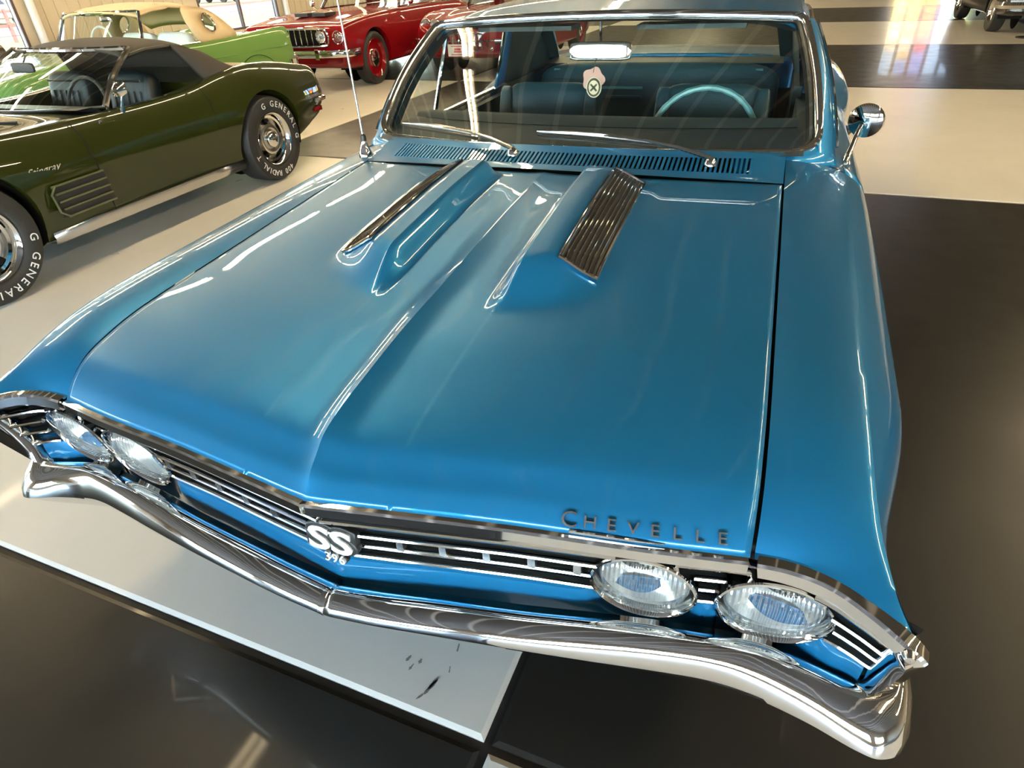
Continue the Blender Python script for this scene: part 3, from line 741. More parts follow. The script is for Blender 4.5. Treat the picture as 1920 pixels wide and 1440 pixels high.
MB().tube(P, [.0035]*6+[.003,.003,.0026,.002,.0015,.0008], 6).build('letter_underline', 'chrome', ltr)
# ---- wheels
def wheel(name, parent, c, side, rad=.335, width=.21, rimr=.20, style='rally', disc='chrome', letters=None, inv=None):
    """side=+1: outer face toward +x"""
    s = side; w = width/2
    t = MB().lathe([(s*w*.2,rimr*.9),(s*w*.90,rimr*1.02),(s*w*1.02,rimr*1.10),(s*w*1.08,(rimr+rad)/2),(s*w*.98,rad*.95),(s*w*.78,rad*.992),(0,rad),(-s*w*.78,rad*.992),(-s*w*.98,rad*.95),(-s*w,rimr*1.1),(-s*w*.8,rimr*.95)], 56, 'x', c).build(name, 'rubber', parent)
    if inv is not None: t.matrix_parent_inverse = inv
    if style == 'rally':
        MB().lathe([(s*w*.88,rimr*1.03),(s*w*.98,rimr*1.0),(s*w*.92,rimr*.95),(s*w*.55,rimr*.88),(s*w*.50,rimr*.80),(s*w*.30,rimr*.76)], 48, 'x', c).build('trim_ring', 'chrome', t)
        MB().lathe([(s*w*.30,rimr*.80),(s*w*.34,rimr*.66),(s*w*.62,rimr*.58),(s*w*.66,rimr*.50),(s*w*.60,rimr*.38),(s*w*.55,rimr*.34)], 48, 'x', c).build('wheel_disc', 'chrome_satin', t)
        MB().lathe([(s*w*.5,rimr*.36),(s*w*.80,rimr*.33),(s*w*.90,rimr*.28),(s*w*.96,rimr*.12),(s*w*.98,.0005)], 32, 'x', c).build('hub_cap', 'chrome', t)
        for k in range(5):
            a = 2*PI*k/5+.3; MB().box((0,0,0), (.012,.020,.011), Matrix.Translation((c[0]+s*w*.46,c[1]+math.cos(a)*rimr*.70,c[2]+math.sin(a)*rimr*.70)) @ Matrix.Rotation(a+PI/2,4,'X')).build('wheel_slot', 'black_matte', t, smooth=False)
    else:
        MB().lathe([(s*w*.88,rimr*1.03),(s*w*.95,rimr*1.0),(s*w*.80,rimr*.93),(s*w*.55,rimr*.85),(s*w*.60,rimr*.6),(s*w*.45,rimr*.5),(s*w*.4,rimr*.2)], 40, 'x', c).build('wheel_disc', disc, t)
        MB().lathe([(s*w*.45,rimr*.50),(s*w*.75,rimr*.46),(s*w*.92,rimr*.28),(s*w*.98,.0005)], 32, 'x', c).build('hub_cap', 'chrome', t)
    if letters:
        for (word, a0, da) in letters:
            rr = (rimr*1.08+rad*.95)/2
            for k, ch in enumerate(word):
                if ch == ' ': continue
                a = a0-k*da    # angle measured in the y-z plane
                M = Matrix(((0,0,s,c[0]+s*w*1.085),(s*math.sin(a), math.cos(a),0,c[1]+rr*math.cos(a)),(-s*math.cos(a), math.sin(a),0,c[2]+rr*math.sin(a)),(0,0,0,1)))
                text_mesh('tyre_letter', ch, .062, .001, 'white_letter', t, M)
    return t
for s in (-1, 1):
    for y in WY:
        w_ = wheel('wheel', car, (s*.80, y, .335), s); w_.matrix_parent_inverse = CI
        for ch in w_.children: ch.matrix_parent_inverse = Matrix()
        G = [[(s*.60, y+ (WR+.01)*math.cos(a), WZ+(WR+.01)*math.sin(a)), (s*.93, y+(WR+.01)*math.cos(a), WZ+(WR+.01)*math.sin(a))] for a in np.linspace(-.25, PI+.25, 20)]
        P_(MB().grid(G).build('wheel_well', 'black_matte', car))
# ---- wipers, antenna, mirror
def wiper(px, tip, b0, b1):
    piv = Vector((px, yr_(px)+.105, cz2(px, yr_(px)+.105)))
    o = MB().lathe([(0,.020),(.008,.019),(.020,.013),(.026,.004),(.027,.0005)], 16, 'z', tuple(piv)).build('wiper', 'chrome', car); P_(o)
    a = piv+Vector((0,.0,.022)); t = Vector(tip); m1 = a.lerp(t,.28)+Vector((0,0,.010))
    MB().tube([a, m1, a.lerp(t,.6)+Vector((0,0,.012)), t], [.010,.009,.006,.005], 8, flat=(1.2,.7)).build('arm', 'chrome_satin', o)
    p, q = Vector(b0), Vector(b1)
    MB().tube([p, p.lerp(q,.3)+Vector((0,0,.006)), p.lerp(q,.55)+Vector((0,0,.008)), p.lerp(q,.8)+Vector((0,0,.005)), q], [.004,.0075,.009,.007,.004], 8, flat=(.8,1)).build('blade', 'chrome_satin', o)
    dn = Vector((0,.004,-.012))
    MB().tube([p+dn, p.lerp(q,.5)+dn, q+dn], .004, 6).build('blade_rubber', 'black_plastic', o)
def wsurf(u, v, d=.018): return ws_pt(u, v)+Vector((0,-d*.7,d*.7))
wiper(-.144, wsurf(-.60,.085), wsurf(-.86,.085), wsurf(-.40,.045)); wiper(.505, wsurf(.18,.075), wsurf(-.115,.085), wsurf(.40,.035))
an = MB().lathe([(-.004,.026),(.012,.025),(.022,.020),(.045,.013),(.055,.012)], 20, 'z', (-.782,1.432,.836)).build('antenna', 'chrome', car); P_(an)
MB().tube([(-.782,1.432,.885),(-.7835,1.428,1.10),(-.785,1.42,1.40),(-.787,1.41,1.75)], [.0048,.0042,.0036,.0028], 8).build('mast', 'chrome_satin', an)
MB().lathe([(0,.0115),(.025,.0105),(.03,.006)], 14, 'z', (-.782,1.432,.886)).build('antenna_collar', 'black_plastic', an)
mi = MB().lathe([(-.016,.0005),(-.015,.018),(-.010,.040),(.000,.056),(.012,.060),(.018,.058)], 32, 'y').build('door_mirror', 'chrome', car); P_(mi); mi.matrix_basis = Matrix.Translation((.985,1.94,.905)) @ Matrix.Rotation(R(-14),4,'Z') @ Matrix.Rotation(R(8),4,'X')
MB().lathe([(.0175,.0005),(.0175,.056)], 32, 'y').build('mirror_glass', 'chrome', mi)
P_(MB().tube([(.935,1.80,.800),(.945,1.82,.835),(.965,1.90,.885),(.972,1.925,.895)], [.013,.009,.0075,.008], 10).build('mirror_stem', 'chrome', car))
P_(MB().lathe([(0,.022),(.008,.018),(.012,.008)], 16, 'z', (.935,1.80,.795)).build('mirror_foot', 'chrome', car))
# ---- interior
dash = [[(x, y+.10*(abs(x)/.78)**2, z) for y, z in ((1.44,.876),(1.56,.886),(1.68,.898),(1.73,.902),(1.75,.895),(1.76,.85),(1.76,.66))] for x in np.linspace(-.78,.78,27)]
P_(MB().grid(dash).build('dashboard', 'dark_vinyl', car, ang=50))
P_(MB().grid([[(x, 1.735+.10*(abs(x)/.78)**2, .903),(x, 1.80+.06*(abs(x)/.78)**2, .918),(x, 1.845+.05*(abs(x)/.78)**2, .921),(x, 1.868+.05*(abs(x)/.78)**2, .905),(x, 1.870+.05*(abs(x)/.78)**2, .80)] for x in np.linspace(-.76,.76,27)]).build('dash_pad', 'dash_top', car))
P_(MB().tube([tuple(Vector((.42,2.0,.805))+Vector((.205*math.cos(a), .205*math.sin(a)*math.sin(R(28))*1.0, .205*math.sin(a)*math.cos(R(28))))) for a in np.linspace(0,2*PI,49)[:-1]], [.013 if k%2 else .0105 for k in range(48)], 8, closed=True).build('steering_wheel', 'teal_light', car))
P_(MB().tube([(.42,1.83,.72),(.42,1.98,.79)], [.035,.045], 12).tube([(.22,2.0,.805),(.42,1.985,.795),(.62,2.0,.805)], .011, 8).tube([(.42,1.985,.795),(.42,1.94,.62)], .011, 8).build('steering_column', 'teal_panel', car))
def cushion(name, c, h, m, parent, M=None, e=.35):
    """rounded box"""
    G = []
    for i in range(13):
        v = -PI/2+PI*i/12; row = []
        for j in range(24):
            u = 2*PI*j/24
            f = lambda t: math.copysign(abs(t)**e, t)
            p = Vector((h[0]*f(math.cos(v))*f(math.cos(u)), h[1]*f(math.cos(v))*f(math.sin(u)), h[2]*f(math.sin(v))))
            if M is not None: p = M @ p
            row.append((c[0]+p.x, c[1]+p.y, c[2]+p.z))
        G.append(row)
    return MB().grid(G, cv=True).build(name, m, parent, ang=60)
for s in (-1, 1):
    x0 = s*.40
    P_(cushion('seat_back', (x0,2.60,.655), (.245,.085,.265), 'teal_vinyl', car, Matrix.Rotation(R(-14),4,'X')))
    P_(cushion('seat_cushion', (x0,2.30,.42), (.255,.27,.10), 'teal_vinyl', car))
    for k in (-1,1): P_(cushion('seat_bolster', (x0+k*.225,2.575,.66), (.035,.075,.245), 'teal_light' if k*s > 9 else 'teal_vinyl', car, Matrix.Rotation(R(-14),4,'X')))
    P_(MB().box((s*.80,2.35,.56), (.02,.72,.25)).build('door_card', 'teal_panel', car, smooth=False))
    P_(MB().box((s*.775,2.35,.66), (.03,.22,.025)).build('armrest', 'teal_vinyl', car, smooth=False))
    P_(MB().box((s*.78,3.20,.60), (.02,.24,.26)).build('rear_side_card', 'teal_panel', car, smooth=False))
rb = cushion('rear_seat_back', (0,3.36,.70), (.70,.085,.215), 'teal_vinyl', car, Matrix.Rotation(R(-16),4,'X')); P_(rb)
P_(cushion('rear_seat_cushion', (0,3.10,.45), (.70,.25,.10), 'teal_vinyl', car))
for k in range(4): MB().tube([(x, 3.275-.012*0+.0225*(k)+.0, .745+.045*k) for x in np.linspace(-.60,-.05,6)], .008, 6).tube([(x, 3.275+.0225*k, .745+.045*k) for x in np.linspace(.05,.60,6)], .008, 6).build('pleat', 'teal_light' if k in (1,3) else 'teal_vinyl', rb)
im = cushion('inside_mirror', (0,0,0), (.126,.010,.034), 'chrome', car, None, .25); P_(im); im.matrix_basis = Matrix.Translation((-.015,2.05,1.122)) @ Matrix.Rotation(R(-5),4,'X')
P_(MB().tube([(-.015,2.055,1.15),(-.013,2.04,1.235)], .006, 8).build('mirror_bracket', 'chrome', car))
for s in (-1, 1): P_(MB().box((s*.33,2.10,1.205), (.20,.07,.008), None).build('sun_visor', 'headliner', car, smooth=False))
# air fresheners hanging from the inside mirror
af = empty('air_freshener', (-.036,2.03,.952)); tag(af, 'cardboard air fresheners hanging on a cord from the inside mirror', 'air freshener')
MB().tube([(0,.0,.095),(.010,.0,.150)], .0012, 5).build('cord', 'tag_dark', af)
def disc(name, c, rx, rz, y, m, wav=0, n=36):
    V = []; 
    for k in range(n):
        a = 2*PI*k/n; q = 1+wav*math.cos(5*a); V.append((c[0]+rx*q*math.cos(a), y, c[1]+rz*q*math.sin(a)))
    V += [(v[0], y+.0025, v[2]) for v in V]
    F = [tuple(range(n)), tuple(range(2*n-1, n-1, -1))]+[(k, (k+1)%n, n+(k+1)%n, n+k) for k in range(n)]
    return mk(name, V, F, m, af, smooth=False)
disc('scalloped_card', (.0,.068), .045, .045, .006, 'tag_pink', .10); disc('oval_card', (.004,.040), .032, .039, 0, 'tag_cream'); disc('oval_ring', (.004,.040), .028, .035, -.0018, 'tag_dark'); disc('oval_face', (.004,.040), .021, .027, -.0036, 'tag_cream')
x1 = MB(); 
for a in (45,-45): x1.box((0,0,0), (.018,.001,.0035), Matrix.Translation((.004,-.0046,.040)) @ Matrix.Rotation(R(a),4,'Y'))
x1.build('crossed_mark', 'tag_dark', af, smooth=False)
# ================================================================== OTHER CARS (each modelled about its own origin, front toward -y)
def loft_body(name, st, m, parent, ny=5, nx=4, ang=30, holes=(), cut=()):
    """st: rows (y, zb, w_low, w_mid, z_mid, w_sh, z_sh, w_in, z_in, z_c); closed lofted shell"""
    A = []
    for (y, zb, wl, wm, zm, wsx, zs, wi, zi, zc) in st:
        A.append([(0,y,zb),(wl*.6,y,zb),(wl,y,zb+.01),((wl+wm)/2+.012,y,zb+(zm-zb)*.45),(wm,y,zm),(wm*.55+wsx*.45+.012,y,zm+(zs-zm)*.62),(wsx,y,zs),((wsx+wi)/2,y,(zs+zi)/2+.008),(wi,y,zi),(wi*.5,y,(zi+zc)/2+.004),(0,y,zc)])
    A = np.array(A); A = np.stack([cr(A[:,k], ny) for k in range(A.shape[1])], 1)
    rows = []
    for r_ in A:
        h = cr(r_, nx); h[:,0] = np.maximum(h[:,0], 0); full = np.concatenate([h, (h*[-1,1,1])[::-1][1:-1]]); rows.append(full)
    rows = np.array(rows); mb = MB().grid(rows, cv=True); n = rows.shape[1]; k = len(rows)
    mb.F.append(tuple(range(n))); mb.F.append(tuple((k-1)*n+j for j in range(n)))
    return mb.build(name, m, parent, ang=ang)
def cyl(c, r, x0, x1, n=40):
    mb = MB().lathe([(x0, r),(x1, r)], n, 'x', c); mb.F.append(tuple(range(n))); mb.F.append(tuple(range(n, 2*n)))
    return mb.build('cutter', 'black_matte')
def cube(c, h, M=None): return MB().box(c, h, M).build('cutter', 'black_matte', smooth=False)
def cut_car(body, parent, cutters):
    par = body.parent; body.parent = None
    bool_cut(body, cutters); body.parent = par
def wells(parent, xs_, ys, z, r, x0, x1):
    for s in (-1, 1):
        for y in ys:
            G = [[(s*x0, y+r*math.cos(a), z+r*math.sin(a)), (s*x1, y+r*math.cos(a), z+r*math.sin(a))] for a in np.linspace(-.3, PI+.3, 22)]
            m_ = MB().grid(G); m_.build('wheel_well', 'black_matte', parent)
            MB().lathe([(s*x0, .0005),(s*x0, r*.80)], 24, 'x', (0,y,z)).build('well_back', 'black_matte', parent)

# ---------------------------------------------------------------- dark green sports car with black soft top
gv = empty('sports_car', (0,0,0)); tag(gv, 'dark olive green sports convertible with black soft top, left of the blue coupe', 'car')
GST = [(-2.12,.32,.50,.56,.44,.50,.53,.36,.55,.55),(-1.95,.23,.64,.72,.46,.66,.61,.48,.62,.61),(-1.60,.19,.71,.82,.47,.75,.72,.55,.70,.67),(-1.2,.18,.74,.855,.49,.765,.795,.57,.75,.72),(-.85,.18,.745,.845,.51,.745,.785,.57,.755,.75),(-.45,.185,.735,.82,.53,.72,.770,.58,.775,.795),
       (-.1,.195,.73,.80,.53,.715,.762,.60,.768,.78),(.3,.195,.73,.795,.535,.715,.765,.60,.77,.775),(.6,.19,.74,.81,.54,.725,.785,.58,.79,.79),(.9,.19,.75,.84,.55,.735,.835,.56,.835,.83),(1.2,.19,.755,.86,.55,.735,.862,.55,.855,.85),(1.55,.23,.74,.85,.53,.72,.835,.53,.84,.84),(1.85,.31,.71,.81,.52,.705,.785,.52,.79,.79),(2.02,.37,.68,.775,.52,.69,.75,.50,.755,.755),(2.06,.45,.60,.70,.52,.64,.71,.46,.72,.72)]
gb = loft_body('body', GST, 'olive_paint', gv, ny=6, nx=5)
cut_car(gb, gv, [cyl((0,-1.2,.325), .375, .50, 1.2), cyl((0,-1.2,.325), .375, -1.2, -.50), cyl((0,1.2,.325), .365, .50, 1.2), cyl((0,1.2,.325), .365, -1.2, -.50), cube((0,.27,.85), (.60,.47,.40))])
wells(gv, None, (-1.2,1.2), .325, .37, .45, .80)
LET = [('G GENERAL', R(104), R(11.5)), ('G', R(-6), R(10)), ('400 RADIAL T', R(-66), R(8.6))]
for s in (-1, 1):
    for y in (-1.2, 1.2): wheel('wheel', gv, (s*.725, y, .325), s, rad=.325, width=.225, rimr=.198, letters=(LET if y > 0 else [('G GENERAL', R(-8), R(11.5)), ('400 RADIAL T', R(-128), R(8.6))]) if s > 0 else None)
    # sill trim and fender vents
    MB().grid([[(s*.748,y,.178),(s*.790,y,.182),(s*.800,y,.215),(s*.795,y,.250),(s*.775,y,.258)] for y in np.linspace(-.80,.84,6)]).build('sill_trim', 'chrome_satin', gv, thick=.004)
    vp = MB().grid([[(s*(.8465-.02*(t)+.006), y, z) for z in (.325,.40,.50)] for t, y in ((0,-.74),(.5,-.56),(1.0,-.37))]).build('fender_vent', 'black_plastic', gv)
    for k in range(5):
        z = .325+.175*k/4; MB().tube([(s*(.8465+.014), -.74+.03*(1-k/4), z),(s*(.836+.013), -.56, z),(s*(.8265+.012), -.36-.02*(k/4), z)], .0060, 6).build('vent_bar', 'vent_trim', vp)
    MB().tube([(s*.861,-.70,.325),(s*.861,-.745,.36),(s*.861,-.755,.46),(s*.861,-.72,.50)], .0060, 6).build('vent_edge', 'vent_trim', vp)
    # door seams
    MB().tube([(s*.735,-.40,.772),(s*.790,-.395,.70),(s*.823,-.39,.55),(s*.80,-.36,.36),(s*.765,-.34,.22)], .0035, 5).build('door_seam', 'black_matte', gv)
    MB().tube([(s*.735,.66,.79),(s*.795,.66,.70),(s*.815,.66,.55),(s*.79,.66,.36),(s*.76,.66,.22)], .0030, 5).build('door_seam', 'black_matte', gv)
    MB().lathe([(0,.016),(.004,.014),(.005,.0005)], 14, 'z', (s*.775,.50,.775)).build('door_lock', 'chrome', gv)
    MB().tube([(s*.52,2.09,.505),(s*.70,2.085,.505),(s*.80,2.00,.505),(s*.835,1.84,.505)], .018, 8, flat=(1,1.2)).build('rear_bumper', 'chrome', gv)
    MB().box((s*.79,1.90,.43), (.012,.045,.018)).build('marker_lamp', 'red_lens', gv, smooth=False)
    for k in (.26,.46): MB().lathe([(2.055,.055),(2.075,.055),(2.078,.0005)], 20, 'y', (s*k,0,.60)).build('tail_lamp', 'red_lens', gv)
    # seats
    cushion('seat_back', (s*.30,.48,.68), (.20,.07,.24), 'dark_teal_seat', gv, Matrix.Rotation(R(-12),4,'X')); cushion('seat_cushion', (s*.30,.20,.47), (.22,.24,.07), 'dark_teal_seat', gv)
    for k in range(5): MB().tube([(s*.30-.12+.06*k,.385,.50),(s*.30-.12+.06*k,.43,.80)], .010, 6).build('seat_pleat', 'dark_teal_seat', gv)
    MB().tube([(s*.30-.15,.435,.865),(s*.30+.15,.435,.865)], .008, 6).build('seat_trim', 'chrome_satin', gv)
MB().box((0,.27,.44), (.60,.46,.02)).build('cockpit_floor', 'black_matte', gv, smooth=False)
MB().grid([[(x,-.22,.80),(x,-.10,.80),(x,-.04,.76),(x,-.02,.50)] for x in np.linspace(-.60,.60,9)]).build('dashboard', 'black_plastic', gv)
MB().tube([(.30+.18*math.cos(a), .10+.05*math.sin(a), .76+.17*math.sin(a)) for a in np.linspace(0,2*PI,33)[:-1]], .012, 7, closed=True).build('steering_wheel', 'black_plastic', gv)
# windshield and frame
def gw(u, v):
    a = Vector((u*.655, -.30+.24*u*u, .795)); b = Vector((u*.545, .27+.08*u*u, 1.075)); return a.lerp(b, v)+Vector((0,-.02*math.sin(PI*v),.012*math.sin(PI*v)))
MB().grid([[tuple(gw(u, v)) for v in np.linspace(0,1,7)] for u in np.linspace(-1,1,17)]).build('windshield', 'windshield_glass', gv)
MB().tube([gw(-1,v) for v in np.linspace(0,1,7)]+[gw(u,1) for u in np.linspace(-.95,.95,15)]+[gw(1,v) for v in np.linspace(1,0,7)], .019, 8).build('windshield_frame', 'chrome', gv)
MB().tube([gw(u,0) for u in np.linspace(-1,1,17)], .010, 6).build('windshield_base_trim', 'chrome_satin', gv)
# soft top
def tw(y): return float(np.interp(y, [.28,.6,.9,1.10,1.26], [.555,.575,.575,.56,.52]))
def tz(y): return float(np.interp(y, [.28,.45,.65,.80,.95,1.12,1.26], [1.09,1.118,1.118,1.095,1.03,.93,.845]))
G = [[(t*tw(y), y, tz(y)-.055*abs(t)**3) for t in np.linspace(-1,1,19)] for y in np.linspace(.28,1.26,22)]
st_ = MB().grid(G).build('soft_top', 'soft_top', gv, thick=.018, ang=50)
for s in (-1, 1):
    G = []
    for v in np.linspace(0,1,7):
        a = Vector((s*tw(.66),.66,tz(.66)-.055)).lerp(Vector((s*.655,.84,.80)), v); b = Vector((s*tw(.92),.92,tz(.92)-.055)).lerp(Vector((s*.665,1.12,.835)), v); c = Vector((s*tw(1.24),1.24,tz(1.24)-.055)).lerp(Vector((s*.56,1.27,.845)), v)
        G.append([tuple(a), tuple(a.lerp(b,.5)+Vector((s*.008,0,0))), tuple(b), tuple(b.lerp(c,.5)+Vector((s*.012,0,0))), tuple(c)])
    MB().grid(G).build('soft_top_quarter', 'soft_top', gv, thick=.014, ang=50)
    MB().tube([(s*(tw(y)-.004), y, tz(y)-.062) for y in np.linspace(.30,.68,8)]+[(s*.655,.84,.80)], .013, 6).build('top_weatherstrip', 'black_plastic', gv)
    mr = MB().grid([[(-.052,-.012,-.012),(-.03,-.045,-.030),(.03,-.045,-.030),(.052,-.012,-.012)],[(-.056,-.01,.02),(-.02,-.058,.0),(.02,-.058,.0),(.056,-.01,.02)],[(-.040,-.008,.052),(-.02,-.030,.045),(.02,-.030,.045),(.040,-.008,.052)]]).build('door_mirror', 'chrome', gv, ang=20, thick=.02)
    mr.location = (s*.80, -.02, .885)
    MB().tube([(s*.775,-.05,.765),(s*.785,-.045,.80),(s*.80,-.025,.865)], [.017,.009,.008], 8).build('mirror_stem', 'chrome', gv)
MB().tube([(.02,-.02,1.03),(.02,.02,1.075)], .005, 6).build('mirror_bracket', 'chrome', gv); cushion('inside_mirror', (.02,-.03,1.01), (.10,.012,.03), 'black_plastic', gv)
text_mesh('fender_script', 'Stingray', .062, .003, 'chrome', gv, Matrix.Translation((.828,-.72,.59)) @ Matrix(((0,.18,.98,0),(1,0,0,0),(0,.98,-.18,0),(0,0,0,1))), shear=.45)
for s in (-1, 1): MB().tube([(s*.10,-.62,.782),(s*.45,-.50,.785)], .008, 6).build('wiper_slot', 'black_plastic', gv)
gv.location = (-3.90, 2.42, 0)

# ---------------------------------------------------------------- pale green two-seater with cream hardtop and portholes
tb = empty('classic_car', (0,0,0)); tag(tb, 'pale mint green classic two-seater with cream porthole hardtop, behind the dark green sports car', 'car')
TST = [(-2.15,.34,.70,.76,.52,.70,.70,.50,.72,.72),(-2.0,.26,.78,.84,.54,.78,.80,.52,.79,.78),(-1.5,.22,.82,.87,.55,.82,.86,.54,.84,.84),(-.8,.22,.82,.87,.55,.82,.87,.56,.86,.87),(-.3,.22,.82,.865,.55,.815,.86,.56,.865,.87),(.4,.22,.82,.865,.55,.81,.85,.60,.86,.86),(1.0,.22,.82,.87,.56,.81,.865,.58,.87,.875),(1.5,.24,.82,.87,.57,.80,.885,.56,.87,.87),(1.95,.30,.80,.85,.58,.77,.90,.55,.85,.85),(2.15,.38,.74,.80,.60,.73,.89,.52,.83,.82)]
tbb = loft_body('body', TST, 'mint_paint', tb, ny=5, nx=4)
cut_car(tbb, tb, [cyl((0,-1.25,.335), .39, .50, 1.2), cyl((0,-1.25,.335), .39, -1.2, -.5), cube((0,.15,.95), (.60,.50,.40))])
wells(tb, None, (-1.25,), .335, .385, .45, .83)
for s in (-1, 1):
    for y in (-1.25, 1.25): wheel('wheel', tb, (s*.72, y, .335), s, rad=.335, width=.19, rimr=.20, style='plain', disc='mint_paint')
    MB().tube([(s*(.878), 1.25+.40*math.cos(a), .42+.24*math.sin(a)) for a in np.linspace(.05, PI-.05, 18)], .0035, 5).build('skirt_seam', 'black_matte', tb)
    MB().lathe([(2.10,.05),(2.20,.06),(2.26,.05),(2.30,.03),(2.31,.0005)], 18, 'y', (s*.72,0,.54)).build('tail_bullet', 'chrome', tb)
    MB().lathe([(2.13,.075),(2.17,.075),(2.19,.05),(2.20,.0005)], 24, 'y', (s*.70,0,.72)).build('tail_lamp', 'red_lens', tb)
    cushion('seat_back', (s*.30,.52,.78), (.27,.07,.18), 'white_paint', tb, Matrix.Rotation(R(-12),4,'X'))
    MB().tube([(s*.862,y,.70) for y in np.linspace(-1.9,2.0,6)], .004, 5).build('side_crease', 'mint_paint', tb)
MB().box((0,.15,.56), (.60,.50,.02)).build('cockpit_floor', 'black_matte', tb, smooth=False)
sweep([(-.02,-.04),(.03,-.04),(.04,0),(.03,.04),(-.02,.04)], cr([(-.86,1.95,.50),(-.78,2.18,.50),(0,2.26,.50),(.78,2.18,.50),(.86,1.95,.50)], 6)).build('rear_bumper', 'chrome', tb)
def tw2(u, v):
    a = Vector((u*.70, -.62+.26*u*u, .87)); b = Vector((u*.60, -.30+.12*u*u, 1.19)); return a.lerp(b, v)
MB().grid([[tuple(tw2(u, v)) for v in np.linspace(0,1,6)] for u in np.linspace(-1,1,17)]).build('windshield', 'windshield_glass', tb)
MB().tube([tw2(-1,v) for v in np.linspace(0,1,6)]+[tw2(u,1) for u in np.linspace(-.95,.95,15)]+[tw2(1,v) for v in np.linspace(1,0,6)], .020, 8).build('windshield_frame', 'chrome', tb)
def hz2(y): return float(np.interp(y, [-.32,-.1,.3,.6,.85,1.05], [1.205,1.245,1.262,1.245,1.16,1.02]))
G = [[(t*float(np.interp(y,[-.32,.2,.8,1.05],[.60,.63,.62,.58])), y+.10*t*t*(1 if y < .2 else -.3), hz2(y)-.045*abs(t)**3) for t in np.linspace(-1,1,15)] for y in np.linspace(-.32,1.05,18)]
ht = MB().grid(G).build('hardtop', 'cream_top', tb, thick=.02, ang=50)
for s in (-1, 1):
    # hardtop quarter with a round porthole: ring of quads around the hole
    cy_, cz3, rh = .72, 1.035, .085; n = 32; out = []
    poly = [(.42,1.20),(.60,1.198),(.80,1.155),(.98,1.045),(1.12,.885),(.90,.872),(.66,.868),(.46,.868),(.40,.98),(.38,1.10)]
    pts = cr([(0,p[0],p[1]) for p in poly], 4, closed=True)[:,1:]
    def bound(a):
        d = (math.cos(a), math.sin(a)); best = 9
        for i in range(len(pts)):
            p, q = pts[i], pts[(i+1)%len(pts)]; ex, ez = q-p; det = d[0]*(-ez)+ex*d[1]
            if abs(det) < 1e-9: continue
            rx, rz_ = p[0]-cy_, p[1]-cz3; t = (rx*(-ez)+ex*rz_)/det; k = (d[0]*rz_-d[1]*rx)/det
            if t > 0 and 0 <= k <= 1: best = min(best, t)
        return best
    def sx(y, z): return s*(.645+.155*max(0,(1.20-z)/.33)**1.0*.9)
    G = []
    for k in range(n*2):
        a = 2*PI*k/(n*2); b_ = bound(a); G.append([(sx(cy_+r_*math.cos(a), cz3+r_*math.sin(a)), cy_+r_*math.cos(a), cz3+r_*math.sin(a)) for r_ in (rh, rh+(b_-rh)*.5, b_)])
    MB().grid(G, cu=True).build('hardtop_quarter', 'cream_top', tb, thick=.02, ang=50)
    MB().tube([(sx(cy_+rh*math.cos(a), cz3+rh*math.sin(a))+s*.006, cy_+rh*math.cos(a), cz3+rh*math.sin(a)) for a in np.linspace(0,2*PI,33)[:-1]], .009, 6, closed=True).build('porthole_ring', 'chrome', tb)
    mb = MB(); V = [(sx(cy_+rh*math.cos(a), cz3+rh*math.sin(a)), cy_+rh*math.cos(a), cz3+rh*math.sin(a)) for a in np.linspace(0,2*PI,33)[:-1]]; mb.add(V, [tuple(range(32))]); mb.build('porthole_glass', 'side_glass', tb, smooth=False)
    MB().tube([(s*.78,-.36,.875),(s*.79,.42,.868)], .010, 6).build('belt_trim', 'chrome', tb)
G = [[(t*.58, 1.05+.08*v, 1.02-.15*v) for t in np.linspace(-1,1,7)] for v in (0,.5,1)]
MB().grid(G).build('rear_window', 'side_glass', tb)
MB().tube([(0,-.12,1.15),(0,-.10,1.21)], .006, 6).build('mirror_bracket', 'chrome', tb); cushion('inside_mirror', (0,-.13,1.13), (.09,.012,.028), 'chrome', tb)
MB().tube([(-.30+.19*math.cos(a), -.05+.05*math.sin(a), .88+.18*math.sin(a)) for a in np.linspace(0,2*PI,29)[:-1]], .011, 6, closed=True).build('steering_wheel', 'white_paint', tb)
tb.location = (-5.93, 4.98, 0); tb.rotation_euler.z = R(-1.5); tb.scale = (.90,.86,1.0)

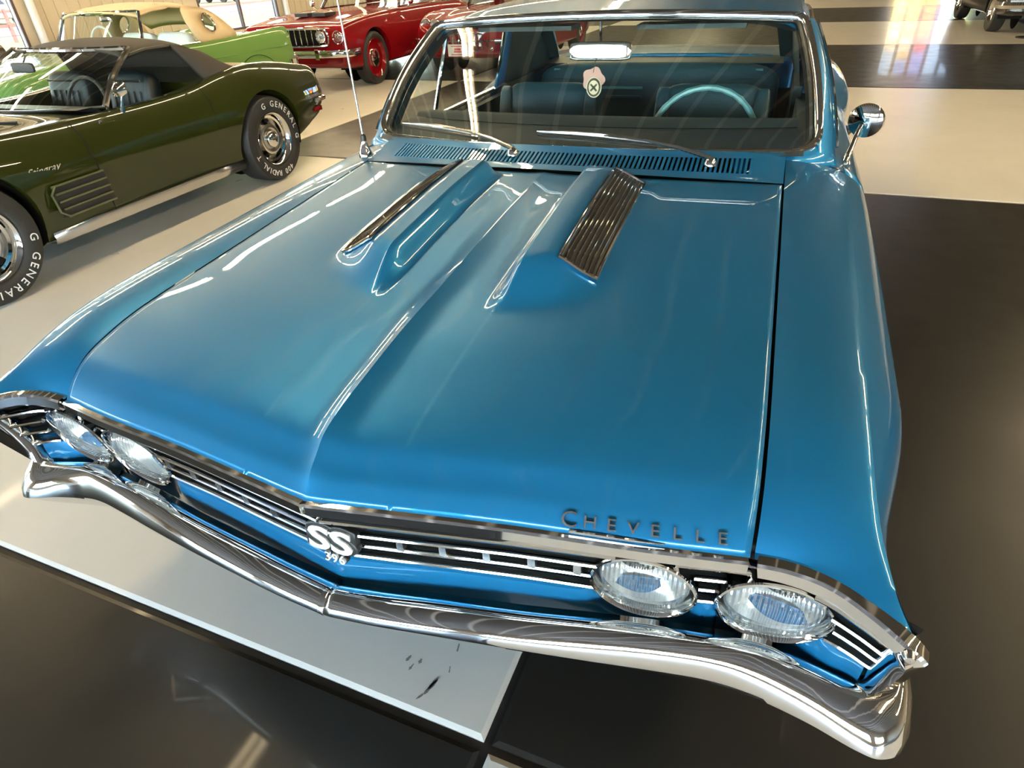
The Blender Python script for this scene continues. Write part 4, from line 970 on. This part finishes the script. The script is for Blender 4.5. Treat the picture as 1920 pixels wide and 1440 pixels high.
# ---------------------------------------------------------------- generic closed coupe shell used by the cars further back
def coupe(root, paint, st, axle, wz, wr, greenhouse, disc='chrome', rimr=.20):
    b = loft_body('body', st, paint, root, ny=5, nx=4)
    cs_ = []
    for y in axle: cs_ += [cyl((0,y,wz), wr+.05, .50, 1.25), cyl((0,y,wz), wr+.05, -1.25, -.50)]
    cut_car(b, root, cs_); wells(root, None, axle, wz, wr+.045, .45, .82)
    for s in (-1, 1):
        for y in axle: wheel('wheel', root, (s*(st[4][3]-.13), y, wr), s, rad=wr, width=.20, rimr=rimr, style='plain', disc=disc)
    if greenhouse:
        y0, y1, y2, y3, zb, zt, wb, wt = greenhouse
        G = [[(t*wt, y, zt+.03*math.sin(PI*(y-y1)/(y2-y1))-.04*abs(t)**3) for t in np.linspace(-1,1,13)] for y in np.linspace(y1, y2, 10)]
        MB().grid(G).build('roof', paint, root, thick=.02, ang=50)
        MB().grid([[(u*(wb+(wt-wb)*v), y0+(y1-y0)*v+.12*u*u*(1-v), zb+(zt-zb)*v) for v in np.linspace(0,1,6)] for u in np.linspace(-1,1,13)]).build('windshield', 'windshield_glass', root)
        MB().grid([[(u*(wb+(wt-wb)*v), y3+(y2-y3)*v, zb+(zt-zb)*v) for v in np.linspace(0,1,6)] for u in np.linspace(-1,1,9)]).build('rear_window', 'side_glass', root)
        for s in (-1, 1):
            MB().tube([(s*(wb+(wt-wb)*v), y0+.12*(1-v)+(y1-y0)*v, zb+(zt-zb)*v-.02*v) for v in np.linspace(0,1,6)], .024, 8).build('front_pillar', 'chrome', root)
            MB().grid([[(s*(wb+(wt-wb)*v+.004), y3-.45+(y2-y3+.20)*v+d, zb+(zt-zb-.02)*v) for v in np.linspace(0,1,5)] for d in (0,.22,.45)]).build('rear_pillar', paint, root, thick=.02)
            MB().grid([[(s*(wb+(wt-wb)*v), y, zb+(zt-zb-.03)*v) for v in (0,.5,1)] for y in (y1+.05, (y1+y2)/2, y2-.1)]).build('side_window', 'side_glass', root)
            MB().tube([(s*wb,y0+.1,zb),(s*wb,y3-.2,zb)], .010, 6).build('belt_trim', 'chrome', root)
    return b
def lamp(parent, c, r, depth=.05):
    b = MB().lathe([(depth,r*.9),(.0,r),(-.008,r*.97),(-.004,r*.86),(.01,r*.82)], 28, 'y', c).build('headlight', 'chrome', parent)
    MB().lathe([(.010,r*.82),(.0,r*.7),(-.008,r*.4),(-.010,.0005)], 24, 'y', c).build('lens', 'headlight_lens', b)
    MB().lathe([(.008,r*.82),(.03,r*.55),(.045,.0005)], 24, 'y', c).build('reflector', 'lens_bowl', b)
RST = [(-2.20,.36,.74,.80,.52,.78,.74,.56,.78,.79),(-2.12,.30,.80,.86,.54,.83,.81,.58,.84,.85),(-1.7,.26,.83,.88,.56,.84,.87,.60,.88,.90),(-1.2,.25,.84,.89,.57,.84,.90,.60,.92,.945),(-.7,.25,.84,.89,.57,.83,.91,.62,.945,.97),(-.2,.25,.84,.885,.57,.82,.91,.66,.945,.96),(.6,.25,.84,.885,.57,.82,.91,.66,.945,.96),(1.2,.25,.84,.89,.57,.82,.91,.62,.94,.95),(1.8,.28,.82,.88,.57,.80,.90,.58,.92,.93),(2.25,.36,.76,.82,.56,.75,.85,.54,.87,.88)]
# red coupe with the dark vertical-bar grille
rc_ = empty('classic_car', (0,0,0)); tag(rc_, 'dark red classic coupe with black vertical-bar grille and hood vents, behind the pale green car', 'car')
coupe(rc_, 'red_paint', RST, (-1.42,1.35), .35, .35, (-.45,.05,1.0,1.55,.95,1.36,.72,.60), disc='red_paint', rimr=.255)
gb_ = MB().grid([[(x, -2.235+.05*(abs(x)/.6)**2, z) for z in np.linspace(.60,.79,5)] for x in np.linspace(-.60,.60,25)]).build('grille', 'black_matte', rc_, thick=.01)
for k in range(13):
    x = -.54+.09*k; MB().tube([(x,-2.245+.05*(abs(x)/.6)**2,.605),(x,-2.252+.05*(abs(x)/.6)**2,.70),(x,-2.245+.05*(abs(x)/.6)**2,.79)], .006, 6).build('grille_bar', 'chrome', gb_)
lp_ = [(.60,.69),(.57,.77),(.45,.80),(-.45,.80),(-.57,.77),(-.60,.69),(-.57,.61),(-.45,.585),(.45,.585),(.57,.61)]
MB().tube([(p[0], -2.24+.05*(abs(p[0])/.6)**2, p[1]) for p in cr([(a,0,b) for a,b in lp_], 4, closed=True)[:, [0,2]]], .016, 8, closed=True).build('grille_surround', 'chrome', gb_)
for s in (-1, 1): lamp(rc_, (s*.50,-2.235,.70), .078); lamp(rc_, (s*.755,-2.20,.69), .085)
sweep([(-.03,-.045),(.03,-.045),(.045,0),(.03,.045),(-.03,.045)], cr([(-.90,-1.95,.50),(-.86,-2.22,.50),(-.5,-2.33,.50),(.5,-2.33,.50),(.86,-2.22,.50),(.90,-1.95,.50)], 6)).build('front_bumper', 'chrome', rc_)
for s in (-1, 1):
    MB().box((s*.50,-2.36,.50), (.03,.03,.065)).build('bumper_guard', 'chrome', rc_, smooth=False)
    MB().box((s*.15,-1.55,.935), (.11,.14,.022)).build('hood_vent', 'black_plastic', rc_, smooth=False)
    MB().tube([(s*.80,-1.6,.895),(s*.80,-.6,.93),(s*.79,1.9,.92)], .008, 6).build('side_trim', 'chrome', rc_)
    MB().lathe([(-.02,.0005),(-.018,.03),(0,.05),(.02,.05)], 20, 'y', (s*.92,-.30,1.02)).tube([(s*.85,-.28,.93),(s*.92,-.29,1.0)], .008, 6).build('door_mirror', 'chrome', rc_)
rc_.location = (-5.75, 9.80, 0)
# red two-seater with toothed oval grille
r2 = empty('sports_car', (0,0,0)); tag(r2, 'bright red roadster with toothed oval grille and white plate, behind the blue coupe', 'car')
R2S = [(-2.15,.34,.62,.68,.48,.60,.62,.42,.64,.66),(-2.05,.28,.78,.84,.50,.76,.72,.54,.74,.76),(-1.7,.24,.83,.90,.52,.84,.83,.56,.80,.84),(-1.25,.23,.84,.91,.53,.84,.86,.56,.84,.87),(-.7,.23,.83,.89,.53,.82,.86,.56,.85,.88),(-.3,.23,.82,.87,.53,.80,.85,.58,.85,.87),(.4,.23,.82,.87,.53,.80,.85,.60,.85,.85),(1.2,.23,.83,.89,.53,.82,.87,.56,.87,.87),(1.8,.28,.80,.87,.53,.78,.84,.52,.83,.83),(2.2,.36,.70,.76,.52,.66,.72,.46,.72,.72)]
coupe(r2, 'red_paint', R2S, (-1.28,1.25), .335, .335, (-.55,-.15,.75,1.25,.87,1.22,.68,.56), disc='red_paint')
og = MB().grid([[(.46*math.cos(a)*q, -2.16+.05*abs(math.cos(a)*q), .50+.115*math.sin(a)*q) for q in (0.02,.5,1)] for a in np.linspace(0,2*PI,41)[:-1]], cu=True).build('grille', 'black_matte', r2)
MB().tube([(.46*math.cos(a), -2.165+.05*abs(math.cos(a)), .50+.115*math.sin(a)) for a in np.linspace(0,2*PI,41)[:-1]], .016, 8, closed=True).build('grille_ring', 'chrome', og)
for k in range(9):
    x = -.36+.09*k; h = .105*math.sqrt(1-(x/.47)**2); MB().tube([(x,-2.17,.50-h),(x,-2.20,.50),(x,-2.17,.50+h)], [.008,.016,.008], 8).build('grille_tooth', 'chrome', og)
MB().tube([(-.47,-2.18,.515),(0,-2.205,.515),(.47,-2.18,.515)], .009, 6).build('grille_crossbar', 'chrome', og)
for s in (-1, 1):
    lamp(r2, (s*.665,-2.075,.735), .075); lamp(r2, (s*.495,-2.115,.735), .070)
    so = MB().grid([[(s*.665+.135*math.cos(a)*q, -2.12+.02*q, .50+.085*math.sin(a)*q) for q in (.02,1)] for a in np.linspace(0,2*PI,29)[:-1]], cu=True).build('side_scoop', 'black_matte', r2)
    MB().tube([(s*.665+.135*math.cos(a), -2.115, .50+.085*math.sin(a)) for a in np.linspace(0,2*PI,29)[:-1]], .011, 6, closed=True).build('scoop_ring', 'chrome', so)
    sweep([(-.02,-.03),(.02,-.03),(.03,0),(.02,.03),(-.02,.03)], cr([(s*.50,-2.23,.515),(s*.72,-2.21,.515),(s*.88,-2.08,.515),(s*.91,-1.85,.515)], 5)).build('corner_bumper', 'chrome', r2)
    MB().lathe([(-2.25,.0005),(-2.245,.02),(-2.23,.03),(-2.16,.03)], 14, 'y', (s*.44,0,.42)).build('bumper_bullet', 'chrome', r2)
pl = MB().box((-.10,-2.235,.40), (.155,.006,.078)).build('front_plate', 'plate_white', r2, smooth=False)
MB().box((-.10,-2.243,.415), (.05,.001,.014)).build('plate_mark', 'red_print', pl, smooth=False); MB().box((-.10,-2.243,.383), (.06,.001,.010)).build('plate_mark', 'red_print', pl, smooth=False)
for z in (.455,.345): MB().box((-.10,-2.243,z), (.105,.001,.006)).build('plate_line', 'red_print', pl, smooth=False)
MB().lathe([(-2.12,.0005),(-2.11,.03),(-2.09,.04)], 16, 'y', (0,0,.71)).build('nose_emblem', 'chrome', r2)
r2.location = (-3.62, 10.95, 0)
# dark brown car at the far left
dk = empty('classic_car', (0,0,0)); tag(dk, 'dark brown car at the left edge, beyond the green sports car windshield', 'car')
coupe(dk, 'brown_paint', RST, (-1.42,1.35), .34, .34, None)
cushion('folded_top', (0,1.25,.96), (.62,.30,.06), 'soft_top', dk)
MB().tube([(x, 2.20+.06*(1-(x/.7)**2), .895) for x in np.linspace(-.70,.70,9)], .012, 6).build('tail_trim', 'chrome', dk)
sweep([(-.03,-.045),(.03,-.045),(.045,0),(.03,.045),(-.03,.045)], cr([(-.90,1.95,.50),(-.84,2.28,.50),(0,2.36,.50),(.84,2.28,.50),(.90,1.95,.50)], 6)).build('rear_bumper', 'chrome', dk)
dk.location = (-9.3, 3.2, 0)
# black car at the upper right
bk = empty('classic_car', (0,0,0)); tag(bk, 'black classic car parked in the shade at the upper right corner', 'car')
coupe(bk, 'black_paint', RST, (-1.42,1.35), .34, .34, (-.45,.05,1.0,1.55,.95,1.36,.72,.60))
for s in (-1, 1): lamp(bk, (s*.70,-2.20,.70), .085)
MB().grid([[(x, -2.235+.05*(abs(x)/.6)**2, z) for z in (.56,.64,.72)] for x in np.linspace(-.55,.55,15)]).build('grille', 'chrome_satin', bk, thick=.01)
sweep([(-.03,-.05),(.03,-.05),(.05,0),(.03,.05),(-.03,.05)], cr([(-.92,-1.95,.46),(-.87,-2.22,.46),(-.5,-2.33,.46),(.5,-2.33,.46),(.87,-2.22,.46),(.92,-1.95,.46)], 6)).build('front_bumper', 'chrome', bk)
bk.location = (5.1, 16.1, 0)
# ---- dark scuffs on the white floor square in front of the bumper, flat marks of paint wear
for (xa, ya, xb, yb, w) in [(0.018, 0.021, 0.024, 0.04, 0.0044), (0.036, 0.002, 0.04, 0.021, 0.0033), (0.052, 0.025, 0.053, 0.039, 0.0044), (0.087, -0.058, 0.101, -0.037, 0.0028), (0.1, -0.041, 0.114, 0.002, 0.0055), (0.102, -0.032, 0.114, 0.009, 0.0033), (0.129, 0.085, 0.125, 0.108, 0.0028), (0.134, 0.027, 0.129, 0.044, 0.0022)]:
    n_ = 7; rnd = random.Random(int(xa*1e4)); L_ = []; Rr = []
    dx, dy = xb-xa, yb-ya; q = math.hypot(dx, dy); nx_, ny_ = -dy/q, dx/q
    for k in range(n_):
        t = k/(n_-1); ww = w*math.sin(PI*(.08+.84*t))*(.5+rnd.random()); L_.append((xa+dx*t+nx_*ww, ya+dy*t+ny_*ww, .0012)); Rr.append((xa+dx*t-nx_*ww, ya+dy*t-ny_*ww, .0012))
    o = MB().grid([L_, Rr]).build('scuff_mark', 'scuff', None, smooth=False); o.parent = fl; o.matrix_parent_inverse = fl.matrix_world.inverted()
# ================================================================== OUTSIDE, seen through the left windows
fp = None
def rm_obj(o): o.matrix_world = RM @ o.matrix_basis; return o
fence = empty('rail_fence', (0,0,0)); fence.matrix_world = RM @ Matrix.Translation((-27,8,-.23)); tag(fence, 'reddish rail fence across the dry grass outside', 'fence')
for b in range(-12, 24, 3): MB().box((0,b,.55), (.05,.05,.55)).build('fence_post', 'fence_paint', fence, smooth=False)
for z in (.55,1.0): MB().box((-.03,6,z), (.02,18,.05)).build('fence_rail', 'fence_paint', fence, smooth=False)
def far_car(x, y, rz, paint, label):
    e = empty('parked_car'); tag(e, label, 'car')
    loft_body('body', [(-2.2,.35,.7,.78,.55,.7,.72,.5,.74,.75),(-1.8,.28,.8,.88,.58,.82,.86,.6,.88,.9),(-.9,.28,.82,.9,.6,.84,.95,.66,.98,1.0),(.9,.28,.82,.9,.6,.84,.96,.66,1.0,1.02),(1.9,.30,.8,.87,.6,.8,.93,.58,.95,.96),(2.2,.4,.7,.78,.6,.7,.85,.5,.87,.88)], paint, e, ny=2, nx=2)
    loft_body('cabin', [(-1.0,.95,.6,.66,.98,.6,1.0,.4,1.01,1.01),(-.4,.95,.66,.70,1.1,.60,1.38,.4,1.42,1.42),(.8,.95,.66,.70,1.1,.60,1.40,.4,1.44,1.44),(1.6,.95,.6,.66,.98,.6,1.0,.4,1.01,1.01)], 'side_glass' if False else 'black_plastic', e, ny=3, nx=2)
    for s in (-1,1):
        for q in (-1.35,1.35): MB().lathe([(s*.66,.0005),(s*.66,.33),(s*.86,.33),(s*.88,.2),(s*.88,.0005)], 20, 'x', (0,q,.33)).build('wheel', 'rubber', e)
    e.matrix_world = RM @ Matrix.Translation((x, y, -.23)) @ Matrix.Rotation(rz, 4, 'Z'); return e
far_car(-44, 27, R(80), 'car_white', 'white car parked across the road outside the left window')
far_car(-46, 47, R(95), 'car_blue', 'blue car parked across the road outside the far windows')
def tree(a, b, h, r, label):
    t = empty('tree'); tag(t, label, 'tree')
    MB().tube([(0,0,0),(.05,.03,h*.3),(0,.1,h*.6)], [.22,.17,.10], 10).build('trunk', 'bark', t)
    rnd = random.Random(int(a*7+b)); V = []; F = []
    for k in range(900):
        u = rnd.gauss(0,1), rnd.gauss(0,1), rnd.gauss(0,1); q = math.sqrt(sum(c*c for c in u)); d = r*rnd.random()**.4
        c = Vector((u[0]/q*d, u[1]/q*d, h*.68+u[2]/q*d*.8)); n = Vector((rnd.gauss(0,1),rnd.gauss(0,1),rnd.gauss(0,1))).normalized(); e1 = n.orthogonal().normalized()*.22; e2 = n.cross(e1)
        i = len(V); V += [c-e1, c+e2*.5, c+e1, c-e2*.5]; F.append((i,i+1,i+2,i+3))
    o = mk('foliage', V, F, 'tree_leaf', t, smooth=False); o['kind'] = 'stuff'
    t.matrix_world = RM @ Matrix.Translation((a, b, -.23))
tree(-52, 22, 7, 3.2, 'leafy tree beyond the road outside the left window'); tree(-60, 52, 8, 3.6, 'leafy tree far beyond the second window')
# slim stand by the black car
sd = empty('rope_stand', (4.62,13.55,0)); tag(sd, 'slim dark post stand in front of the black car', 'stand')
MB().lathe([(0,.0005),(0,.16),(.015,.16),(.03,.05),(.035,.02)], 24, 'z').build('stand_base', 'black_plastic', sd)
MB().tube([(0,0,.03),(0,0,.92)], .018, 10).build('stand_pole', 'black_plastic', sd)
MB().lathe([(.90,.03),(.96,.035),(.985,.02),(.99,.0005)], 16, 'z').build('stand_cap', 'chrome_satin', sd)
